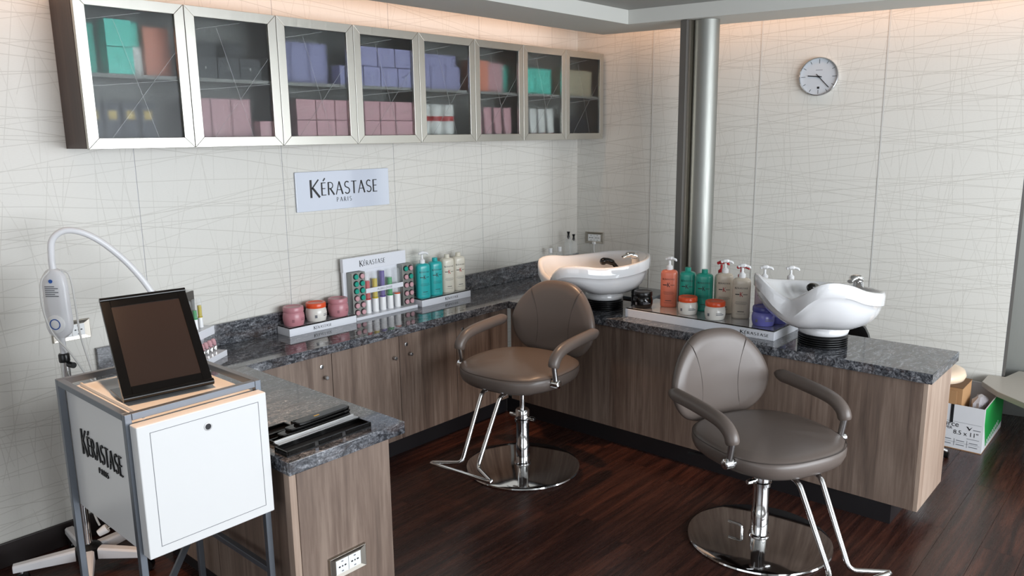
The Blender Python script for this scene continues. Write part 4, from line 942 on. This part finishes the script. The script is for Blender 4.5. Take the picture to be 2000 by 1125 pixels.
pg = MB().tube([TPg @ Vector((-.018, 0, 0)), TPg @ Vector((.012, 0, 0)), TPg @ Vector((.020, 0, 0))], [.014, .019, .018], 18).build('mains_plug', 'pump', t)
for s_ in (-1, 1): MB().tube([TPg @ Vector((.020, s_*.0095, 0)), TPg @ Vector((.038, s_*.0095, 0))], .0024, 8).build('plug_pin', 'nickel', pg)

# ================================================================== RIGHT SIDE: CARTON, STOOL, SEATS, BENCH, LOW CABINET
t = thing('paper_carton', 'open white and green copy paper carton on the floor by the counter end', 'box', (0, 0, 0))
bx0, bx1, by0, by1, bh = -.105, .425, -2.832, -2.525, .255
MB().box(bx0, bx1, by0, by1, 0, .004).build('carton_bottom', 'card', t, smooth=0)
fr_ = MB().box(bx0, bx0+.005, by0, by1, .0042, bh).build('carton_wall', 'boxwhite', t, smooth=0)
gr = MB().box(bx0+.0052, bx1, by0, by0+.005, .0042, bh).build('carton_wall', 'boxwhite', t, smooth=0)
MB().box(bx1-.005, bx1, by0+.0052, by1, .0042, bh).build('carton_wall', 'boxwhite', t, smooth=0)
MB().box(bx0+.0052, bx1-.0052, by1-.005, by1, .0042, bh).build('carton_wall', 'boxwhite', t, smooth=0)
MB().prism([(bx0+.012, bh-.0005), (bx0+.014, .165), (bx0+.09, .02), (bx1-.002, .045), (bx1-.002, bh-.0005)], 0, .0006, axes((0, by0-.0003, 0), (1, 0, 0), (0, 0, 1), (0, -1, 0))).build('green_print', 'boxgreen', gr, smooth=0)
MB().box(bx0+.0052, bx1-.0055, by0+.0052, by0+.0068, .006, bh-.001).build('carton_lining', 'cardin', t, smooth=0)
MB().box(bx0-.002, bx0+.002, by0+.15, by0+.165, .15, bh).build('side_slit', 'ink', fr_, smooth=0)
TXf = axes((bx0-.0006, by0+.0, 0), (0, -1, 0), (0, 0, 1), (-1, 0, 0))
print_text('ource', .042, TXf @ Matrix.Translation((-.118, .130, 0)), 'brand_print', 'ink', fr_, align='RIGHT')
print_text('PAPER', .021, TXf @ Matrix.Translation((-.150, .112, 0)), 'brand_print', 'ink', fr_, align='RIGHT')
print_text('8.5 x 11"', .034, TXf @ Matrix.Translation((-.020, .088, 0)), 'size_print', 'ink', fr_, align='RIGHT')
MB().prism([(-.082, .142), (-.074, .142), (-.066, .130), (-.052, .144), (-.066, .120)], 0, .0004, TXf).build('tick_print', 'ink', fr_, smooth=0)
for (a0, a1, b0, b1) in ((-.048, -.012, .126, .130), (-.075, -.015, .072, .0745), (-.21, -.01, .040, .0412), (-.135, -.1335, .020, .06), (-.072, -.0705, .020, .06), (-.20, -.15, .052, .056), (-.125, -.085, .050, .054), (-.062, -.02, .048, .052), (-.20, -.15, .026, .030), (-.125, -.085, .026, .030), (-.062, -.02, .026, .030), (-.21, -.01, .158, .1592)):
    MB().box(a0, a1, b0, b1, 0, .0004, TXf).build('small_print', 'greyink', fr_, smooth=0)
TXg = axes((0, by0-.0011, 0), (1, 0, 0), (0, 0, 1), (0, -1, 0))
for k in range(9):
    T = TXg @ Matrix.Translation((bx0+.118+k*.036, .038+.0035*k, 0))
    MB().lathe([(.011, 0), (.011, .0004), (.016, .0004), (.016, 0)], 16, T, caps=False).build('side_print', 'boxwhite', gr, smooth=0)
# flaps
MB().box(-.001, .003, -.145, -.012, 0, .075, axes((bx0+.001, by1-.018, bh+.0005), (1, 0, .05), (0, 1, 0), (0, 0, 1))).build('carton_flap', 'card', t, smooth=0)
def loose_box(x0, x1, y0, y1, z0, z1, label):
    o = thing('small_cardboard_box', label, 'box', ((x0+x1)/2, (y0+y1)/2, z0))
    w, d, h = (x1-x0)/2, (y1-y0)/2, z1-z0
    MB().box(-w, w, -d, d, 0, h-.004).build('box_body', 'card', o, smooth=0, bevel=.001)
    MB().box(-w-.002, w+.002, -d-.002, d+.002, h-.0038, h).build('box_lid', 'cardin', o, smooth=0, bevel=.001)
loose_box(-.075, .14, -2.710, -2.605, .0045, .345, 'brown cardboard box sticking up from the paper carton, nearer the front')
loose_box(-.070, .12, -2.595, -2.535, .0045, .335, 'brown cardboard box sticking up from the paper carton, against the counter')
t = thing('crumpled_bag', 'crumpled grey plastic bag in the open paper carton', 'bag', (.10, -2.768, .0045))
bm_ = MB(); rg = []
for i in range(9):
    z = .265*i/8; k = (.75+.25*sin(pi*i/8))*(1 if i < 8 else .35)
    rg.append([Vector(((.12+.03*random.random())*k*cos(2*pi*j/16), (.040+.010*random.random())*k*sin(2*pi*j/16), z+(.02*random.random() if 0 < i < 8 else 0))) for j in range(16)])
bm_.loft(rg).build('bag_body', mat('grey_plastic_bag', (176, 172, 176), 0.25), t, smooth=20)
t = thing('stool', 'round cream vinyl stool behind the counter end, above the paper carton', 'stool', (-.305, -2.58, 0))
MB().lathe([(.0, .448), (.15, .448), (.172, .455), (.180, .475), (.172, .498), (.13, .510), (0, .514)], 40, caps=False).build('seat', 'cream', t, smooth=60)
MB().lathe([(.022, .05), (.022, .4475)], 18).build('stem', 'chrome', t)
for k in range(5):
    a = 2*pi*k/5; MB().tube([(0.02*cos(a), .02*sin(a), .07), (.125*cos(a), .125*sin(a), .035)], [.016, .011], 10).build('leg', 'chrome', t)
    MB().tube([(.125*cos(a), .125*sin(a)-.01, .017), (.125*cos(a), .125*sin(a)+.01, .017)], .017, 14).build('caster', 'black', t)
def back_chair(x, y, rz, label, ztop):
    t = thing('black_chair', label, 'chair', (x, y, 0), rz)
    out = [(p.x, p.y) for p in smoothpath([(-.19, 0, 0), (-.205, .12, 0), (-.17, .25, 0), (-.07, .315, 0), (.07, .315, 0), (.17, .25, 0), (.205, .12, 0), (.19, 0, 0)], 4)]
    rings = [[Vector((.9*u*u*.6+d, u*k, ztop-.32+v*k)) for u, v in out] for d, k in ((-.016, .93), (-.012, 1), (.012, 1), (.016, .93))]
    MB().loft(rings).build('backrest', 'black', t, smooth=50)
    MB().loft([[Vector((x_*k+.21, y_*k, z)) for x_, y_ in sup(.40, .42, 3, 32)] for z, k in ((.43, .9), (.44, 1), (.475, 1), (.485, .93))]).build('seat', 'black', t, smooth=50)
    MB().tube(bend([(.15, 0, .425), (-.02, 0, .425), (-.03, 0, ztop-.25)], .05), .014, 10).build('back_bar', 'chrome', t)
    MB().lathe([(.024, .04), (.024, .43)], 18, Matrix.Translation((.20, 0, 0))).build('stem', 'chrome', t)
    for k in range(5):
        a = 2*pi*k/5+.3; MB().tube([(.20+.02*cos(a), .02*sin(a), .06), (.20+.24*cos(a), .24*sin(a), .035)], [.016, .011], 10).build('leg', 'chrome', t)
        MB().tube([(.20+.24*cos(a), .24*sin(a)-.01, .017), (.20+.24*cos(a), .24*sin(a)+.01, .017)], .017, 14).build('caster', 'black', t)
back_chair(-.60, -2.16, 0, 'black chair behind the right wash basin, rounded top showing over the counter', .795)
lc = thing('side_cabinet', 'low brown cabinet with glossy grey top beside the column', 'cabinet', (0, 0, 0))
MB().box(-.70, -.395, -1.06, -.82, 0, H-.022).build('body', 'darkwood', lc, smooth=0, bevel=.001)
MB().box(-.715, -.393, -1.068, -.81, H-.0215, H).build('top', 'mirror', lc, smooth=0, bevel=.002)
bn = struct(MB().prism([(.286, -2.735), (.137, -2.838), (.01, -2.986), (-.12, -3.14), (-.30, -4.6), (.74, -4.6), (.66, -3.05), (.655, -2.86), (.47, -2.82), (.455, -2.735)], .268, .300).build('trim_2', 'stone', smooth=0, bevel=.003), 'pale stone bench ledge at the right edge, beside the steel door', 'bench')
MB().box(.20, .58, -4.5, -3.15, 0, .2675).build('bench_base', 'darksteel', bn, smooth=0)
